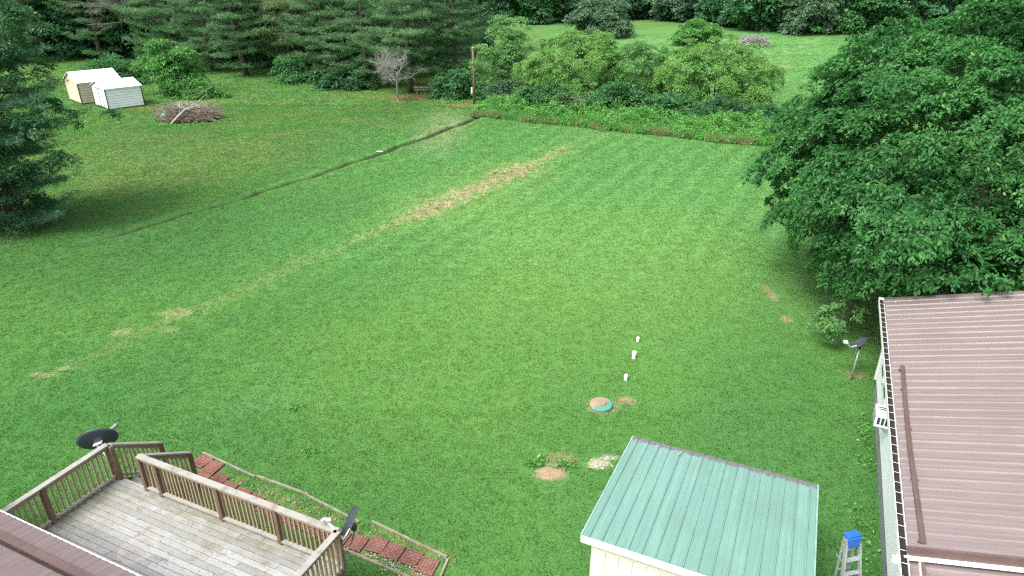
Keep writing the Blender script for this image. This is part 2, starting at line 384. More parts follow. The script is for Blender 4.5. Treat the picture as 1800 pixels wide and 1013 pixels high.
def mat_deck():
    m, g, out = newmat('weathered_deck_boards')
    co = g.n('ShaderNodeTexCoord').outputs['Object']
    isl = g.n('ShaderNodeNewGeometry').outputs['Random Per Island']
    sp = g.n('ShaderNodeSeparateXYZ'); g.put(sp.inputs[0], co); X, Y = sp.outputs[0], sp.outputs[1]
    grain = g.noise(g.mapping(co, (.9, 14, 9)), 2.4, 6, .65)
    blot = g.noise(g.mapping(co, (1, 1.8, 1)), 2.1, 7, .76); big = g.noise(co, .55, 3, .6); sp2 = g.noise(g.mapping(co, (1, 2.0, 1)), 9, 4, .7)
    c = g.mix(isl, (.38, .39, .385), (.25, .255, .255))
    c = g.mix(g.math('MULTIPLY', g.ramp(grain, .48, .72), .45), c, (.20, .185, .16))
    c = g.mix(g.math('MULTIPLY', g.ramp(blot, .52, .66), .72), c, (.155, .145, .115))
    c = g.mix(g.math('MULTIPLY', g.ramp(big, .42, .7), .30), c, (.27, .25, .185))
    c = g.mix(g.math('MULTIPLY', g.ramp(sp2, .58, .70), .8), c, (.085, .08, .07))
    # green algae along the left and front edge
    e = g.math('MAXIMUM', g.ramp(X, 1.7, .1), g.ramp(Y, 2.1, 3.3))
    e = g.math('MULTIPLY', e, g.ramp(g.noise(co, 1.5, 5, .7), .34, .62))
    c = g.mix(g.math('MULTIPLY', e, .6), c, (.13, .135, .06))
    # pale ring where a round pot stood
    a = g.math('DIVIDE', g.math('SUBTRACT', X, 2.28), .34); b = g.math('DIVIDE', g.math('SUBTRACT', Y, 1.93), .36)
    r = g.math('ADD', g.math('SQRT', g.math('ADD', g.math('MULTIPLY', a, a), g.math('MULTIPLY', b, b))), g.math('MULTIPLY', g.math('SUBTRACT', blot, .5), .5))
    ring = g.math('MULTIPLY', g.ramp(r, 1.12, 1.0), g.ramp(r, .6, .95, .45, 1.))
    c = g.mix(g.math('MULTIPLY', ring, .55), c, (.40, .385, .34))
    pbr(g, out, c, .85, 0, g.bump(grain, .35, .01), .25)
    return m
M_DECK = mat_deck()
M_RAIL = mat_wood('brown_railing_wood', (.40, .32, .20), (.18, .13, .075), (.22, .20, .09), ax=(5, 5, .7), sc=2.2)
M_CAP = mat_wood('weathered_rail_cap', (.40, .39, .35), (.15, .13, .11), None, ax=(.8, .8, 5), sc=3.2, rnd=.3)
M_POST = mat_wood('brown_post_wood', (.235, .155, .105), (.12, .075, .05), (.25, .23, .15), ax=(6, 6, .6), sc=2.0)

def mat_paver():
    m, g, out = newmat('red_brick_pattern_paver')
    co = g.n('ShaderNodeTexCoord').outputs['Object']
    br = g.n('ShaderNodeTexBrick'); g.put(br.inputs[0], co)
    br.inputs['Scale'].default_value = 1; br.inputs['Brick Width'].default_value = .14; br.inputs['Row Height'].default_value = .07
    br.inputs['Mortar Size'].default_value = .007; br.inputs['Color1'].default_value = (.245, .110, .085, 1); br.inputs['Color2'].default_value = (.180, .082, .066, 1)
    br.inputs['Mortar'].default_value = (.065, .035, .028, 1)
    wpos = g.n('ShaderNodeNewGeometry').outputs['Position']
    n = g.noise(wpos, 5, 5, .7); n2 = g.noise(wpos, 30, 4, .7)
    c = g.mix(g.math('MULTIPLY', g.ramp(n, .48, .7), .5), br.outputs[0], (.25, .16, .125))
    c = g.mix(g.math('MULTIPLY', g.ramp(n2, .56, .72), .4), c, (.11, .065, .045))
    pbr(g, out, c, .9, 0, g.bump(br.outputs[1], -.4, .01), .3)
    return m
M_PAVER = mat_paver()

# leaf materials
L_MAPLE = mat_leaf('maple_leaf', (.019, .088, .026), (.072, .225, .058), (.16, .30, .08), .26, .010, .45)
L_PINE = mat_leaf('pine_needle', (.072, .165, .074), (.170, .330, .145), None, .3, .01, .3, .5)
L_PINE2 = mat_leaf('pine_needle_pale', (.105, .175, .080), (.235, .335, .150), None, .3, .01, .3, .5)
L_PINE3 = mat_leaf('pine_needle_near', (.040, .115, .060), (.125, .270, .140), None, .25, .01, .4, .5)
L_WILLOW = mat_leaf('willow_leaf', (.085, .225, .052), (.215, .410, .110), (.27, .40, .13), .35, .012, .5)
L_WILLOW2 = mat_leaf('willow_leaf_green', (.060, .175, .050), (.15, .330, .095), None, .3, .012, .5)
L_SHRUB = mat_leaf('shrub_leaf', (.035, .125, .042), (.090, .245, .080), (.18, .36, .13), .25, .015, .6)
L_SHRUBL = mat_leaf('bright_shrub_leaf', (.055, .175, .045), (.140, .350, .090), None, .3, .012, .6)
L_OLIVE = mat_leaf('olive_leaf', (.055, .120, .065), (.135, .235, .130), None, .2, .015, .5)
L_BIRCH = mat_leaf('loose_tree_leaf', (.070, .195, .060), (.180, .370, .120), (.28, .42, .15), .35, .012, .4)
L_FAR = mat_leaf('woodland_leaf', (.035, .125, .045), (.095, .240, .090), None, .22, .01, .25)
L_FARD = mat_leaf('dark_woodland_leaf', (.030, .108, .048), (.088, .210, .095), None, .2, .01, .25)
L_NEARB = mat_leaf('small_dark_leaf', (.026, .095, .038), (.070, .180, .065), (.22, .28, .12), .25, .012, .6)
L_WEED = mat_leaf('tall_weed', (.070, .220, .050), (.170, .420, .100), (.34, .40, .18), .35, .01, .9)
L_STRAW = mat_leaf('dry_grass', (.16, .22, .08), (.33, .33, .17), None, .3, .01, .9)

# ------------------------------------------------------------------ foliage generators
def unit(a): return a / np.maximum(np.linalg.norm(a, axis=-1, keepdims=True), 1e-6)
def leaves(rng, C, N, per, rc, thick, L, Wd, droop=.25, jit=.5, outw=None, up=.8, dome=.35):
    """C cluster centres (n,3), N plate normals (n,3); returns V,F with one folded quad per leaf"""
    n = len(C); C = np.repeat(C, per, 0); N = np.repeat(unit(N), per, 0); m = len(C)
    rcs = np.repeat(rng.uniform(.7, 1.35, n) * rc, per)[:, None]
    t = unit(np.cross(N, rng.normal(size=(m, 3)))); b = np.cross(N, t)
    rad = np.sqrt(rng.uniform(0, 1, (m, 1))) * rcs; ang = rng.uniform(0, 2*np.pi, (m, 1))
    off = (t * np.cos(ang) + b * np.sin(ang))
    P = C + off * rad + N * (rng.normal(size=(m, 1)) * thick - dome * rad**2 / np.maximum(rcs, 1e-3))
    D = off * .8 + rng.normal(size=(m, 3)) * jit
    if outw is not None: D += np.repeat(outw, per, 0) * .6
    D[:, 2] -= droop; D = unit(D)
    Nn = N * up + rng.normal(size=(m, 3)) * .45
    Sd = unit(np.cross(Nn, D)); Nn = np.cross(D, Sd)
    s = rng.uniform(.65, 1.3, (m, 1)); l = L * s; w = Wd * s
    V = np.stack([P - D*l*.5, P + Sd*w*.5 + Nn*w*.12, P + D*l*.5 - Nn*l*.08, P - Sd*w*.5 + Nn*w*.12], 1).reshape(-1, 3)
    return V, np.arange(4*m).reshape(-1, 4)
def join(parts):
    V = []; F = []; n = 0
    for v, f in parts: V.append(v); F.append(f + n); n += len(v)
    return np.concatenate(V), np.concatenate(F)
def blob_points(rng, blobs, n, lo=.82, hi=1.05, zmin=-.75, bumps=.14):
    B = np.array(blobs, float); area = (B[:, 3]*B[:, 4] + B[:, 4]*B[:, 5] + B[:, 3]*B[:, 5]); pts = []; nor = []
    cnt = 0
    while cnt < n:
        k = rng.choice(len(B), 4*n, p=area/area.sum()); d = unit(rng.normal(size=(4*n, 3))); d = d[d[:, 2] > zmin]; k = k[:len(d)]
        q = 1 + bumps*(np.sin(d[:, 0]*7+k*2)*np.sin(d[:, 1]*6+k)+.6*np.sin(d[:, 2]*9+d[:, 0]*5+k*3))
        r = rng.uniform(lo, hi, len(d))*q
        p = B[k, :3] + B[k, 3:]*d*r[:, None]
        ok = np.ones(len(p), bool)
        for j in range(len(B)):
            e = np.linalg.norm((p - B[j, :3])/B[j, 3:], axis=1); ok &= (e > min(lo, .8)) | (k == j)
        p = p[ok]; nn = unit((d/B[k, 3:])[ok]); pts.append(p); nor.append(nn); cnt += len(p)
    return np.concatenate(pts)[:n], np.concatenate(nor)[:n]
def crown(rng, blobs, n, per, rc, L, Wd, inner=.25, zfloor=None, thick=.12, keep=None, zmin=-.75, lo=.82, bumps=.14, flat=.8, droop=.25, bough=9, spread=2.1, innerk=1.7):
    nb = max(6, n//bough); P, N = blob_points(rng, blobs, nb, lo=lo, zmin=zmin, bumps=bumps)
    if bough > 1:      # boughs: fans of leaf sprays, drooping towards their rims
        P = np.repeat(P, bough, 0); N = np.repeat(N, bough, 0); m = len(P)
        sc = np.repeat(rng.uniform(.6, 1.35, nb), bough)[:, None]*rc*spread
        pn = unit(N*.55+np.array([0, 0, .75])+np.repeat(rng.normal(size=(nb, 3))*.2, bough, 0))
        t = unit(np.cross(pn, rng.normal(size=(m, 3)))); q = np.sqrt(rng.uniform(0, 1, (m, 1)))
        P = P+t*q*sc-pn*(q**2)*sc*.42+pn*rng.normal(size=(m, 1))*.10*rc; N = unit(N+t*q*.55)
    N2 = N*(1-flat) + np.array([0, 0, 1.])*flat*.9 + rng.normal(size=N.shape)*.18
    def flt(P, N, N2):
        ok = np.ones(len(P), bool)
        if zfloor is not None: ok &= P[:, 2] > zfloor
        if keep is not None: ok &= keep(P)
        return P[ok], N[ok], N2[ok]
    P, N, N2 = flt(P, N, N2)
    parts = [leaves(rng, P, N2, per, rc, thick*rc, L, Wd, outw=N, droop=droop)]
    if inner:
        B = [(b[0], b[1], b[2], b[3]*.72, b[4]*.72, b[5]*.74) for b in blobs]
        Q, M_ = blob_points(rng, B, int(n*inner), lo=.7, hi=1.0, zmin=-.8)
        Q, M_, M2 = flt(Q, M_, M_*.6+np.array([0, 0, .5]))
        parts.append(leaves(rng, Q, M2, max(8, per//3), rc*1.5, .3*rc, L*innerk, Wd*innerk*1.1, outw=M_))
    return join(parts), P
def limbs(rng, base, top_z, r0, targets, lean=(0, 0), n=6, tmin=.25, rlimb=.35, split=None):
    mb = MB(); bx, by, bz = base
    spine = [Vector((bx + lean[0]*t*t + math.sin(t*5+bx)*.08*r0*4, by + lean[1]*t*t, bz + (top_z-bz)*t)) for t in (0, .08, .25, .45, .65, .82, 1)]
    mb.tube(spine, [r0*1.35, r0, r0*.85, r0*.68, r0*.48, r0*.3, r0*.12], 8)
    for q in targets:
        q = Vector(q); f = max(tmin, min(.9, (q.z - bz)/(top_z - bz) - .22))
        i = f*(len(spine)-1); k = min(int(i), len(spine)-2); 
        ts = (0, .08, .25, .45, .65, .82, 1)
        k = max(j for j in range(len(ts)-1) if ts[j] <= f); a = spine[k].lerp(spine[k+1], (f-ts[k])/(ts[k+1]-ts[k]))
        d = q - a; L = d.length; mid = a + d*.5 + Vector((rng.normal()*.05*L, rng.normal()*.05*L, .06*L))
        r = r0*rlimb*(1-f*.5)
        mb.tube([a, a.lerp(mid, .5)+Vector((0, 0, .03*L)), mid, mid.lerp(q, .5)+Vector((rng.normal()*.04*L, 0, .02*L)), q], [r, r*.75, r*.55, r*.35, r*.12], n, cap=False)
    return mb

def tree(name, label, cat, loc, blobs, n, per, rc, L, Wd, leafmat, trunk_r, top, seed, barkmat=None, nl=14, group=None, rz=0, lean=(0, 0), multi=None, crownname='crown', **kw):
    rng = np.random.default_rng(seed); t = thing(name, label, cat, loc, rz, group)
    (V, F), P = crown(rng, blobs, n, per, rc, L, Wd, **kw)
    link(crownname, mesh_np(name+'_crown', V, F, leafmat), t)
    tg = P[rng.choice(len(P), min(nl, len(P)), replace=False)]
    if multi:
        mb = MB()
        for i in range(multi):
            a = 2*math.pi*i/multi + seed; sub = tg[i::multi]
            m = limbs(rng, (.18*math.cos(a), .18*math.sin(a), -.1), top, trunk_r, sub, (math.cos(a)*top*.22, math.sin(a)*top*.22), 5)
            mb.add(m.v, m.f)
        mb.obj('trunk', barkmat or M_BARK, t, smooth=True)
    else:
        limbs(rng, (0, 0, -.1), top, trunk_r, tg, lean).obj('trunk', barkmat or M_BARK, t, smooth=True)
    return t

def pine_meshes(seed, h=17, rmax=4.6, z0=1.6, needleL=.30, needleW=.034, whorl=.95, per=34, step=.55, pale=False, ncl=.62, mat=None):
    rng = np.random.default_rng(seed); mb = MB()
    sx, sy = rng.normal()*.25, rng.normal()*.25
    def sp(z): t = z/h; return Vector((sx*math.sin(t*3), sy*math.sin(t*4), z))
    mb.tube([sp(z) for z in np.linspace(-.1, h*.98, 9)], [.30*(1-t)**.8*(h/17)+.015 for t in np.linspace(0, 1, 9)], 8)
    C = []; O = []
    z = z0
    while z < h-.4:
        t = (z-z0)/(h-z0); R_ = rmax*(min(1, .62+1.6*t) if t < .25 else 1.0)*(1-max(0, t-.2)/.8)**.75*rng.uniform(.82, 1.1)+.25
        k = rng.integers(4, 7); a0 = rng.uniform(0, 6.28)
        for i in range(k):
            a = a0+6.283*i/k+rng.normal()*.2; L = R_*rng.uniform(.7, 1.15); rise = rng.uniform(.0, .22)*L+(.35*L if t > .8 else 0)
            zz = z+rng.normal()*.15; base = sp(zz); d = Vector((math.cos(a), math.sin(a), 0)); lat = Vector((-d.y, d.x, 0))
            sag = rng.uniform(.03, .12)*L; pts = [base+d*(L*f)+Vector((0, 0, rise*f-sag*math.sin(f*3.1)*.9)) for f in (0, .3, .6, .85, 1)]
            mb.tube(pts, [.045*(L/4)+.01, .035*(L/4)+.008, .022, .012, .006], 4, cap=False)
            f = .22
            while f < 1.02:
                p = base+d*(L*f)+Vector((0, 0, rise*f-sag*math.sin(f*3.1)*.9)); wspan = (1.02-f)*L*.42+.12
                m = max(1, int(wspan/step*2))
                for j in range(m):
                    lw = (j-(m-1)/2)*step*1.05+rng.normal()*.12
                    q = p+lat*lw+d*(abs(lw)*.55)+Vector((rng.normal()*.06, rng.normal()*.06, .08+rng.normal()*.07))
                    C.append(q); O.append(d*.7+lat*(lw*.5))
                    if abs(lw) > .5 and rng.random() < .35: mb.tube([p, q], [.012, .005], 3, cap=False)
                f += step*ncl/L
        z += whorl*rng.uniform(.75, 1.2)
    C = np.array([tuple(c) for c in C]); O = np.array([tuple(c) for c in O])
    N = np.tile([0, 0, 1.], (len(C), 1)) + rng.normal(size=C.shape)*.22
    V, F = leaves(rng, C, N, per, .34*step/.5, .075, needleL, needleW, droop=-.25, jit=.45, outw=O, up=.6, dome=.15)
    return mesh_np('pine_foliage', V, F, mat or (L_PINE2 if pale else L_PINE)), mb.mesh('pine_trunk', M_BARK, True), len(F)

# ------------------------------------------------------------------ ground: one sheet, carved by the ditch
def ditch_c(s):
    t = np.clip(s/31., -.1, 1.1); return 3.2*t*(1-t) + .10*np.sin(s*1.1)+.06*np.sin(s*2.7+1)
tl = np.concatenate([[-600, -300, -150, -90, -60, -40, -25, -15, -9, -5, -3, -2], np.arange(-1.5, 1.55, .1), [2, 3, 5, 9, 15, 25, 40, 60, 90, 150, 300, 600]])
sl = np.concatenate([[-700, -450, -300, -200, -140, -100, -70, -50, -35, -22, -12, -6, -3, -2], np.arange(-1.5, 33, .3), [34, 37, 42, 50, 65, 90, 140, 250]])
SS, TT = np.meshgrid(sl, tl, indexing='ij')
shift = ditch_c(SS) * np.exp(-(TT/12.)**2) * (np.abs(SS-15) < 40)
TS = TT + shift
GX = -3.12 - .506*SS + .862*TS; GY = 56.37 - .862*SS - .506*TS
dep = np.interp(SS, [-1.5, 0, 20, 30, 33], [0, .36, .26, .20, 0]); wid = np.interp(SS, [0, 32], [.36, .22])
GZ = -dep*np.exp(-(TT/wid)**4)
V = np.stack([GX, GY, GZ], -1).reshape(-1, 3); ns, nl_ = SS.shape
idx = np.arange(ns*nl_).reshape(ns, nl_)
F = np.stack([idx[:-1, :-1], idx[1:, :-1], idx[1:, 1:], idx[:-1, 1:]], -1).reshape(-1, 4)
F = F[:, ::1]
gm = mesh_np('ground', V, F, M_LAWN, True); ground = link('ground', gm); ground['kind'] = 'structure'

def in_ditch(x, y, m=.0):
    s = -.506*(x+3.12) - .862*(y-56.37); t = .862*(x+3.12) - .506*(y-56.37)
    c = ditch_c(s); return (s > -1.2) & (s < 32) & (np.abs(t-c) < np.interp(s, [0, 32], [.34, .20])+m)

# ------------------------------------------------------------------ grass blades (stuff): tufts set on points
def tuft_mesh(seed, n=62, R_=.20, hmin=.022, hmax=.060, wd=.011):
    rng = np.random.default_rng(seed)
    a = rng.uniform(0, 6.283, n); r = R_*np.sqrt(rng.uniform(0, 1, n))*1.15; P = np.stack([r*np.cos(a), r*np.sin(a), np.zeros(n)-.004], 1)
    h = rng.uniform(hmin, hmax, n)[:, None]; ln = rng.normal(size=(n, 3))*.55; ln[:, 2] = 1; D = unit(ln)
    s = unit(np.cross(D, rng.normal(size=(n, 3))))*wd*rng.uniform(.6, 1.3, (n, 1)); bend = rng.normal(size=(n, 3))*.012; bend[:, 2] = -.004
    V = np.stack([P-s*.5, P+s*.5, P+D*h*.6+s*.4+bend*.5, P+D*h+bend*1.5, P+D*h*.6-s*.4+bend*.5], 1).reshape(-1, 3)
    return mesh_np('grass_tuft', V, np.arange(5*n).reshape(-1, 5), M_BLADE)
def make_grass():
    rng = np.random.default_rng(5)
    P = []
    for (y0, y1, dens) in ((8.5, 16, 24), (16, 26, 20), (26, 40, 13), (40, 62, 8), (62, 74, 2.2), (74, 86, 1.7), (86, 98, 1.2), (98, 112, .8), (112, 128, .4)):
        hw0, hw1 = y1*.83+6, y1*.83+6
        st_ = dens**-.5; gx, gy = np.meshgrid(np.arange(-hw1, hw1, st_), np.arange(y0, y1, st_)); n = gx.size
        x = gx.ravel()+rng.uniform(-.5, .5, n)*st_; y = gy.ravel()+rng.uniform(-.5, .5, n)*st_
        ok = np.abs(x) < y*.80+6
        P.append(np.stack([x[ok], y[ok]], 1))
    P = np.concatenate(P); x, y = P[:, 0], P[:, 1]
    ok = ~in_ditch(x, y, .17)
    uu = x*UX + y*UY; vv = -x*UY + y*UX
    ok &= ~((uu > 2.9) & (vv < 20.3) & (uu < 12)); ok &= ~((uu > -2.2) & (uu < 1.0) & (vv < 11.4) & (vv > 8.7))
    ok &= ~((uu > -13.1) & (uu < -7.1) & (vv < 7.2))
    for k in range(60):
        pass
    for (cx, cy, rx, ry, st, kind) in SPOTS:
        if rx < 1 and st > .7:
            d = ((x-cx)/rx)**2 + ((y-cy)/ry)**2; ok &= ~((d < 1.1) & (rng.random(len(x)) < .85))
    ok &= ((x-2.56)**2 + (y-16.24)**2) > .40**2
    for (pu, pv) in PAVERS: ok &= ~((np.abs(uu-pu) < .27) & (np.abs(vv-pv) < .27))
    x, y = x[ok], y[ok]; n = len(x)
    m = bpy.data.meshes.new('grass_points'); m.vertices.add(n)
    m.vertices.foreach_set('co', np.stack([x, y, np.zeros(n)], 1).astype(np.float32).ravel())
    a = m.attributes.new('spin', 'FLOAT', 'POINT'); a.data.foreach_set('value', rng.uniform(0, 6.283, n).astype(np.float32))
    sc = rng.uniform(.75, 1.25, n)*np.where(y > 26, 1.25, 1.)*np.where(y > 40, 1.3, 1.)*np.where(y > 62, 1.5, 1.)
    a = m.attributes.new('size', 'FLOAT', 'POINT'); a.data.foreach_set('value', sc.astype(np.float32))
    m.materials.append(M_BLADE); m.update()
    o = link('grass', m); tag(o, kind='stuff', label='short mown green grass of the big back lawn', cat='grass')
    src = bpy.data.collections.new('grass_tuft_kinds')
    for i in range(5):
        src.objects.link(bpy.data.objects.new('grass_tuft', tuft_mesh(40+i)))
    t = bpy.data.node_groups.new('grass_scatter', 'GeometryNodeTree')
    t.interface.new_socket('Geometry', in_out='INPUT', socket_type='NodeSocketGeometry')
    t.interface.new_socket('Geometry', in_out='OUTPUT', socket_type='NodeSocketGeometry')
    N = t.nodes; gi = N.new('NodeGroupInput'); go = N.new('NodeGroupOutput')
    iop = N.new('GeometryNodeInstanceOnPoints'); ci = N.new('GeometryNodeCollectionInfo')
    ci.inputs['Collection'].default_value = src; ci.inputs['Separate Children'].default_value = True
    a1 = N.new('GeometryNodeInputNamedAttribute'); a1.data_type = 'FLOAT'; a1.inputs['Name'].default_value = 'spin'
    a2 = N.new('GeometryNodeInputNamedAttribute'); a2.data_type = 'FLOAT'; a2.inputs['Name'].default_value = 'size'
    cx = N.new('ShaderNodeCombineXYZ'); t.links.new(a1.outputs[0], cx.inputs[2])
    t.links.new(gi.outputs[0], iop.inputs['Points']); t.links.new(ci.outputs[0], iop.inputs['Instance'])
    iop.inputs['Pick Instance'].default_value = True
    t.links.new(cx.outputs[0], iop.inputs['Rotation']); t.links.new(a2.outputs[0], iop.inputs['Scale'])
    t.links.new(iop.outputs[0], go.inputs[0])
    md = o.modifiers.new('scatter', 'NODES'); md.node_group = t
    print('tufts', n)

# ------------------------------------------------------------------ ribbed metal roof sheets
def rib_sheet(width, length, pitch=.229, rib=.022, ribw=.042, topw=.018, drop_far=0., thick=.02):
    """ribs run along local y; x in [0,width]; y in [0,length]; z linear from 0 to drop_far"""
    xs = [(0, 0)]; x = pitch*.5
    while x + ribw < width:
        xs += [(x-ribw/2, 0), (x-topw/2, rib), (x+topw/2, rib), (x+ribw/2, 0)]
        xs += [(x+pitch*.36, 0), (x+pitch*.40, .004), (x+pitch*.60, .004), (x+pitch*.64, 0)] if x+pitch*.7+ribw < width else []
        x += pitch
    xs.append((width, 0)); mb = MB(); n = len(xs)
    for yy, zz in ((0, 0), (length, drop_far)):
        for a, b in xs: mb.v.append((a, yy, zz+b))
        for a, b in xs: mb.v.append((a, yy, zz-thick))
    for i in range(n-1):
        mb.f.append((i, i+1, 2*n+i+1, 2*n+i)); mb.f.append((n+i, 3*n+i, 3*n+i+1, n+i+1))
        mb.f.append((i, n+i, n+i+1, i+1)); mb.f.append((2*n+i, 2*n+i+1, 3*n+i+1, 3*n+i))
    mb.f.append((0, 2*n, 3*n, n)); mb.f.append((n-1, 2*n-1, 4*n-1, 3*n-1))
    return mb

# ------------------------------------------------------------------ green-roofed shed (foreground)
t = thing('garden_shed', 'cream walled shed with pale green ribbed metal roof in the right foreground', 'shed', W(-2.5, 8.5), -TH)
Wd, Ln, zn, zf = 3.68, 3.48, 2.60, 2.25
o = rib_sheet(Wd, Ln, .229, drop_far=zf-zn).obj('roof', M_GREEN, t); o.location = (0, 0, zn)
M_GREEN.node_tree  # edge wear sits at the far end of the sheet
mb = MB(); x = .229
sl_ = (zf-zn)/Ln
rg = random.Random(3)
SCREW = MB().lathe([(.011, 0), (.011, .007), (.005, .011)], 6).mesh('roof_screw', M_SKIRT)
k = 0
while x < Wd-.05:
    for yy in (.25, 1.05, 1.85, 2.65, 3.25):
        yy2 = yy + rg.uniform(-.06, .06)+(k % 2)*.25
        if yy2 > Ln - .1: continue
        sc_ = link('roof_screw', SCREW, t); sc_.location = (x-.02, yy2, zn+sl_*yy2+.003)
    x += .229; k += 1
MB().box(.12, 3.56, .22, 3.30, 0, 2.18).obj('wall', M_CREAM, t)
mb = MB(); mb.box(-.01, Wd+.01, -.045, -.004, zn-.12, zn+.0); mb.obj('fascia', M_WHITE, t)
M_TRIMG = mat_simple('pale_green_trim', (.25, .40, .36), .5)
for xx in (-.02, Wd+.018): MB().bar((xx, 0, zn-.05), (xx, Ln, zf-.05), .03, .10).obj('rake_trim', M_TRIMG, t)
mb = MB(); 
for i in range(14): mb.box(.12+i*.246, .122+i*.246+.01, .205, .219, 0.02, 2.15)
mb.obj('siding_seams', mat_simple('cream_seam', (.74, .71, .58), .7), t)
lm = MB(); lm.box(1.60, 1.74, .10, .22, 2.02, 2.12); lm.box(1.62, 1.72, .02, .10, 2.06, 2.16); lo = lm.obj('wall_lamp', M_DARK, t)
mb = MB(); mb.lathe([(.03, 0), (.055, .02), (.06, .09), (.03, .12)], 10, Matrix.Translation((1.64, .06, 1.92))); mb.lathe([(.03, 0), (.055, .02), (.06, .09), (.03, .12)], 10, Matrix.Translation((1.71, .02, 1.90))); mb.obj('lamp_head', M_GALV, lo, smooth=True)
mb = MB(); mb.tube([(1.03, 3.13, 2.36), (1.06, 3.22, 2.345), (1.06, 3.30, 2.335)], .011, 6)
o = mb.obj('twig', M_STONE); o.location = W(-2.5, 8.5); o.rotation_euler[2] = -TH; tag(o, 'tiny pale stick lying near the far edge of the green roof', 'stick')

# ------------------------------------------------------------------ long brown-roofed house on the right
t = thing('long_house', 'long white sided house with brown ribbed metal roof at the right edge', 'house', W(2.55, 10.45), -TH)
E = 2.58; SLP = .27; RUN = 5.2; LEN = 10.5
M_PINK_Y = M_PINK
def roof_slope(length, z, ov=0, run=RUN):   # ribs run up-slope (local x)
    mb = rib_sheet(length, run, .305, rib=.026, ribw=.055, topw=.024, drop_far=run*SLP)
    mb.v = [(y, x, zz) for (x, y, zz) in mb.v]; mb.f = [tuple(reversed(f)) for f in mb.f]
    return mb
o = roof_slope(LEN, E).obj('roof', M_PINK, t); o.location = (.06, 0, E)
mb = roof_slope(LEN, E); mb.v = [(2*RUN-x, y, z) for (x, y, z) in mb.v]; mb.f = [tuple(reversed(f)) for f in mb.f]
o2 = mb.obj('roof', M_PINK, t, 'far slope of the brown ribbed roof'); o2.location = (.06, 0, E)
mb = MB(); mb.bar((RUN+.06, 0, E+RUN*SLP+.045), (RUN+.06, LEN, E+RUN*SLP+.045), .30, .02); mb.obj('ridge_cap', M_PINK_TRIM, t)
# lower near roof
o = roof_slope(7.0, E-.18, run=RUN-.3).obj('lower_roof', M_PINK, t); o.location = (.06, -7.03, E-.20)
mb = MB(); mb.bar((.02, -.035, E+.0), (RUN, -.035, E+.0+RUN*SLP-.03), .05, .20); mb.obj('rake_trim', M_PINK_TRIM, t)
mb = MB(); mb.bar((-.10, -.085, E-.13), (RUN, -.085, E-.13+RUN*SLP), .05, .055); mb.box(-.16, .02, -.13, -.05, E-.24, E-.14); mb.obj('rake_flashing', M_WHITE, t)
# gutter: trough, litter, straps
mb = MB(); L0, L1 = -7.0, LEN
mb.box(-.085, -.075, L0, L1, E-.13, E-.005); mb.box(-.075, .045, L0, L1, E-.135, E-.12); mb.box(.045, .055, L0, L1, E-.13, E-.03)
mb.box(-.085, .055, L1, L1+.01, E-.13, E-.005)
gut = mb.obj('gutter', M_WHITE, t)
mb = MB(); mb.box(-.073, .042, L0+.02, L1-.02, E-.118, E-.075); mb.obj('leaf_litter', M_DEBRIS, gut)
yy = L1-.15; STR = MB().box(-.077, .07, -.004, .004, E-.012, E-.007).mesh('gutter_strap', M_WHITE)
while yy > L0: link('gutter_strap', STR, gut).location = (0, yy, 0); yy -= .305
# roof cable cover running parallel to the eave, slightly bent
sl_pt = lambda x, y: (x, y, E+(x-.06)*SLP+.04)
mb = MB(); pts = [(.30, 6.6), (.31, 5.2), (.28, 3.3), (.33, 1.4), (.34, .18)]
xs = [.27, .24, .22, .24, .25]
for i in range(4): mb.bar(sl_pt(xs[i], [6.3, 4.7, 2.9, 1.3, .15][i]), sl_pt(xs[i+1], [6.3, 4.7, 2.9, 1.3, .15][i+1]), .055, .05)
for i in range(4): mb.bar(Vector(sl_pt(xs[i]+.045, [6.3, 4.7, 2.9, 1.3, .15][i]))-Vector((0,0,.02)), Vector(sl_pt(xs[i+1]+.045, [6.3, 4.7, 2.9, 1.3, .15][i+1]))-Vector((0,0,.02)), .04, .022)
for yy in (.2, 1.9, 3.6, 5.2, 6.1): mb.box(.19, .31, yy-.02, yy+.02, E+.20*SLP+.015, E+.20*SLP+.05)
mb.obj('cable_cover', M_PINK_TRIM, t)
mb = MB(); mb.bar((.27, -7, E-.2+.22*SLP+.05), (.27, -.12, E-.2+.22*SLP+.05), .06, .06); mb.obj('lower_cable_cover', M_PINK_TRIM, t)
# walls with lap siding, skirting
FAR = 9.45
mb = MB(); mb.box(.24, 9.9, 0, FAR, .55, E-.02); mb.box(.24, 9.9, -7, -.004, .55, E-.30); wall = mb.obj('wall', M_VINYL, t)
mb = MB(); z = .55
while z < E-.15: mb.add([(.238, -7, z), (.238, FAR, z), (.228, FAR, z), (.228, -7, z), (.236, -7, z+.19), (.236, FAR, z+.19)], [(0,3,2,1),(3,4,5,2),(0,4,3),(1,2,5)]); z += .2
mb.obj('lap_siding', M_VINYL, wall)
MB().box(.27, 9.8, -7, FAR-.03, 0, .548).obj('skirting', M_SKIRT, t)
mb = MB(); mb.box(.205, .26, FAR-.06, FAR+.03, .5, E-.03); mb.obj('corner_trim', M_WHITE, t)
for yy in (8.3, 7.2):
    mb = MB(); mb.box(.19, .235, yy-.42, yy+.42, 1.15, 1.22); mb.box(.19, .235, yy-.42, yy+.42, 1.95, 2.02); mb.box(.19, .235, yy-.42, yy-.36, 1.15, 2.02); mb.box(.19, .235, yy+.36, yy+.42, 1.15, 2.02)
    f = mb.obj('window', M_WHITE, t); MB().box(.2, .212, yy-.36, yy+.36, 1.22, 1.95).obj('pane', mat_simple('window_glass', (.05, .06, .07), .1, spec=.8), f)
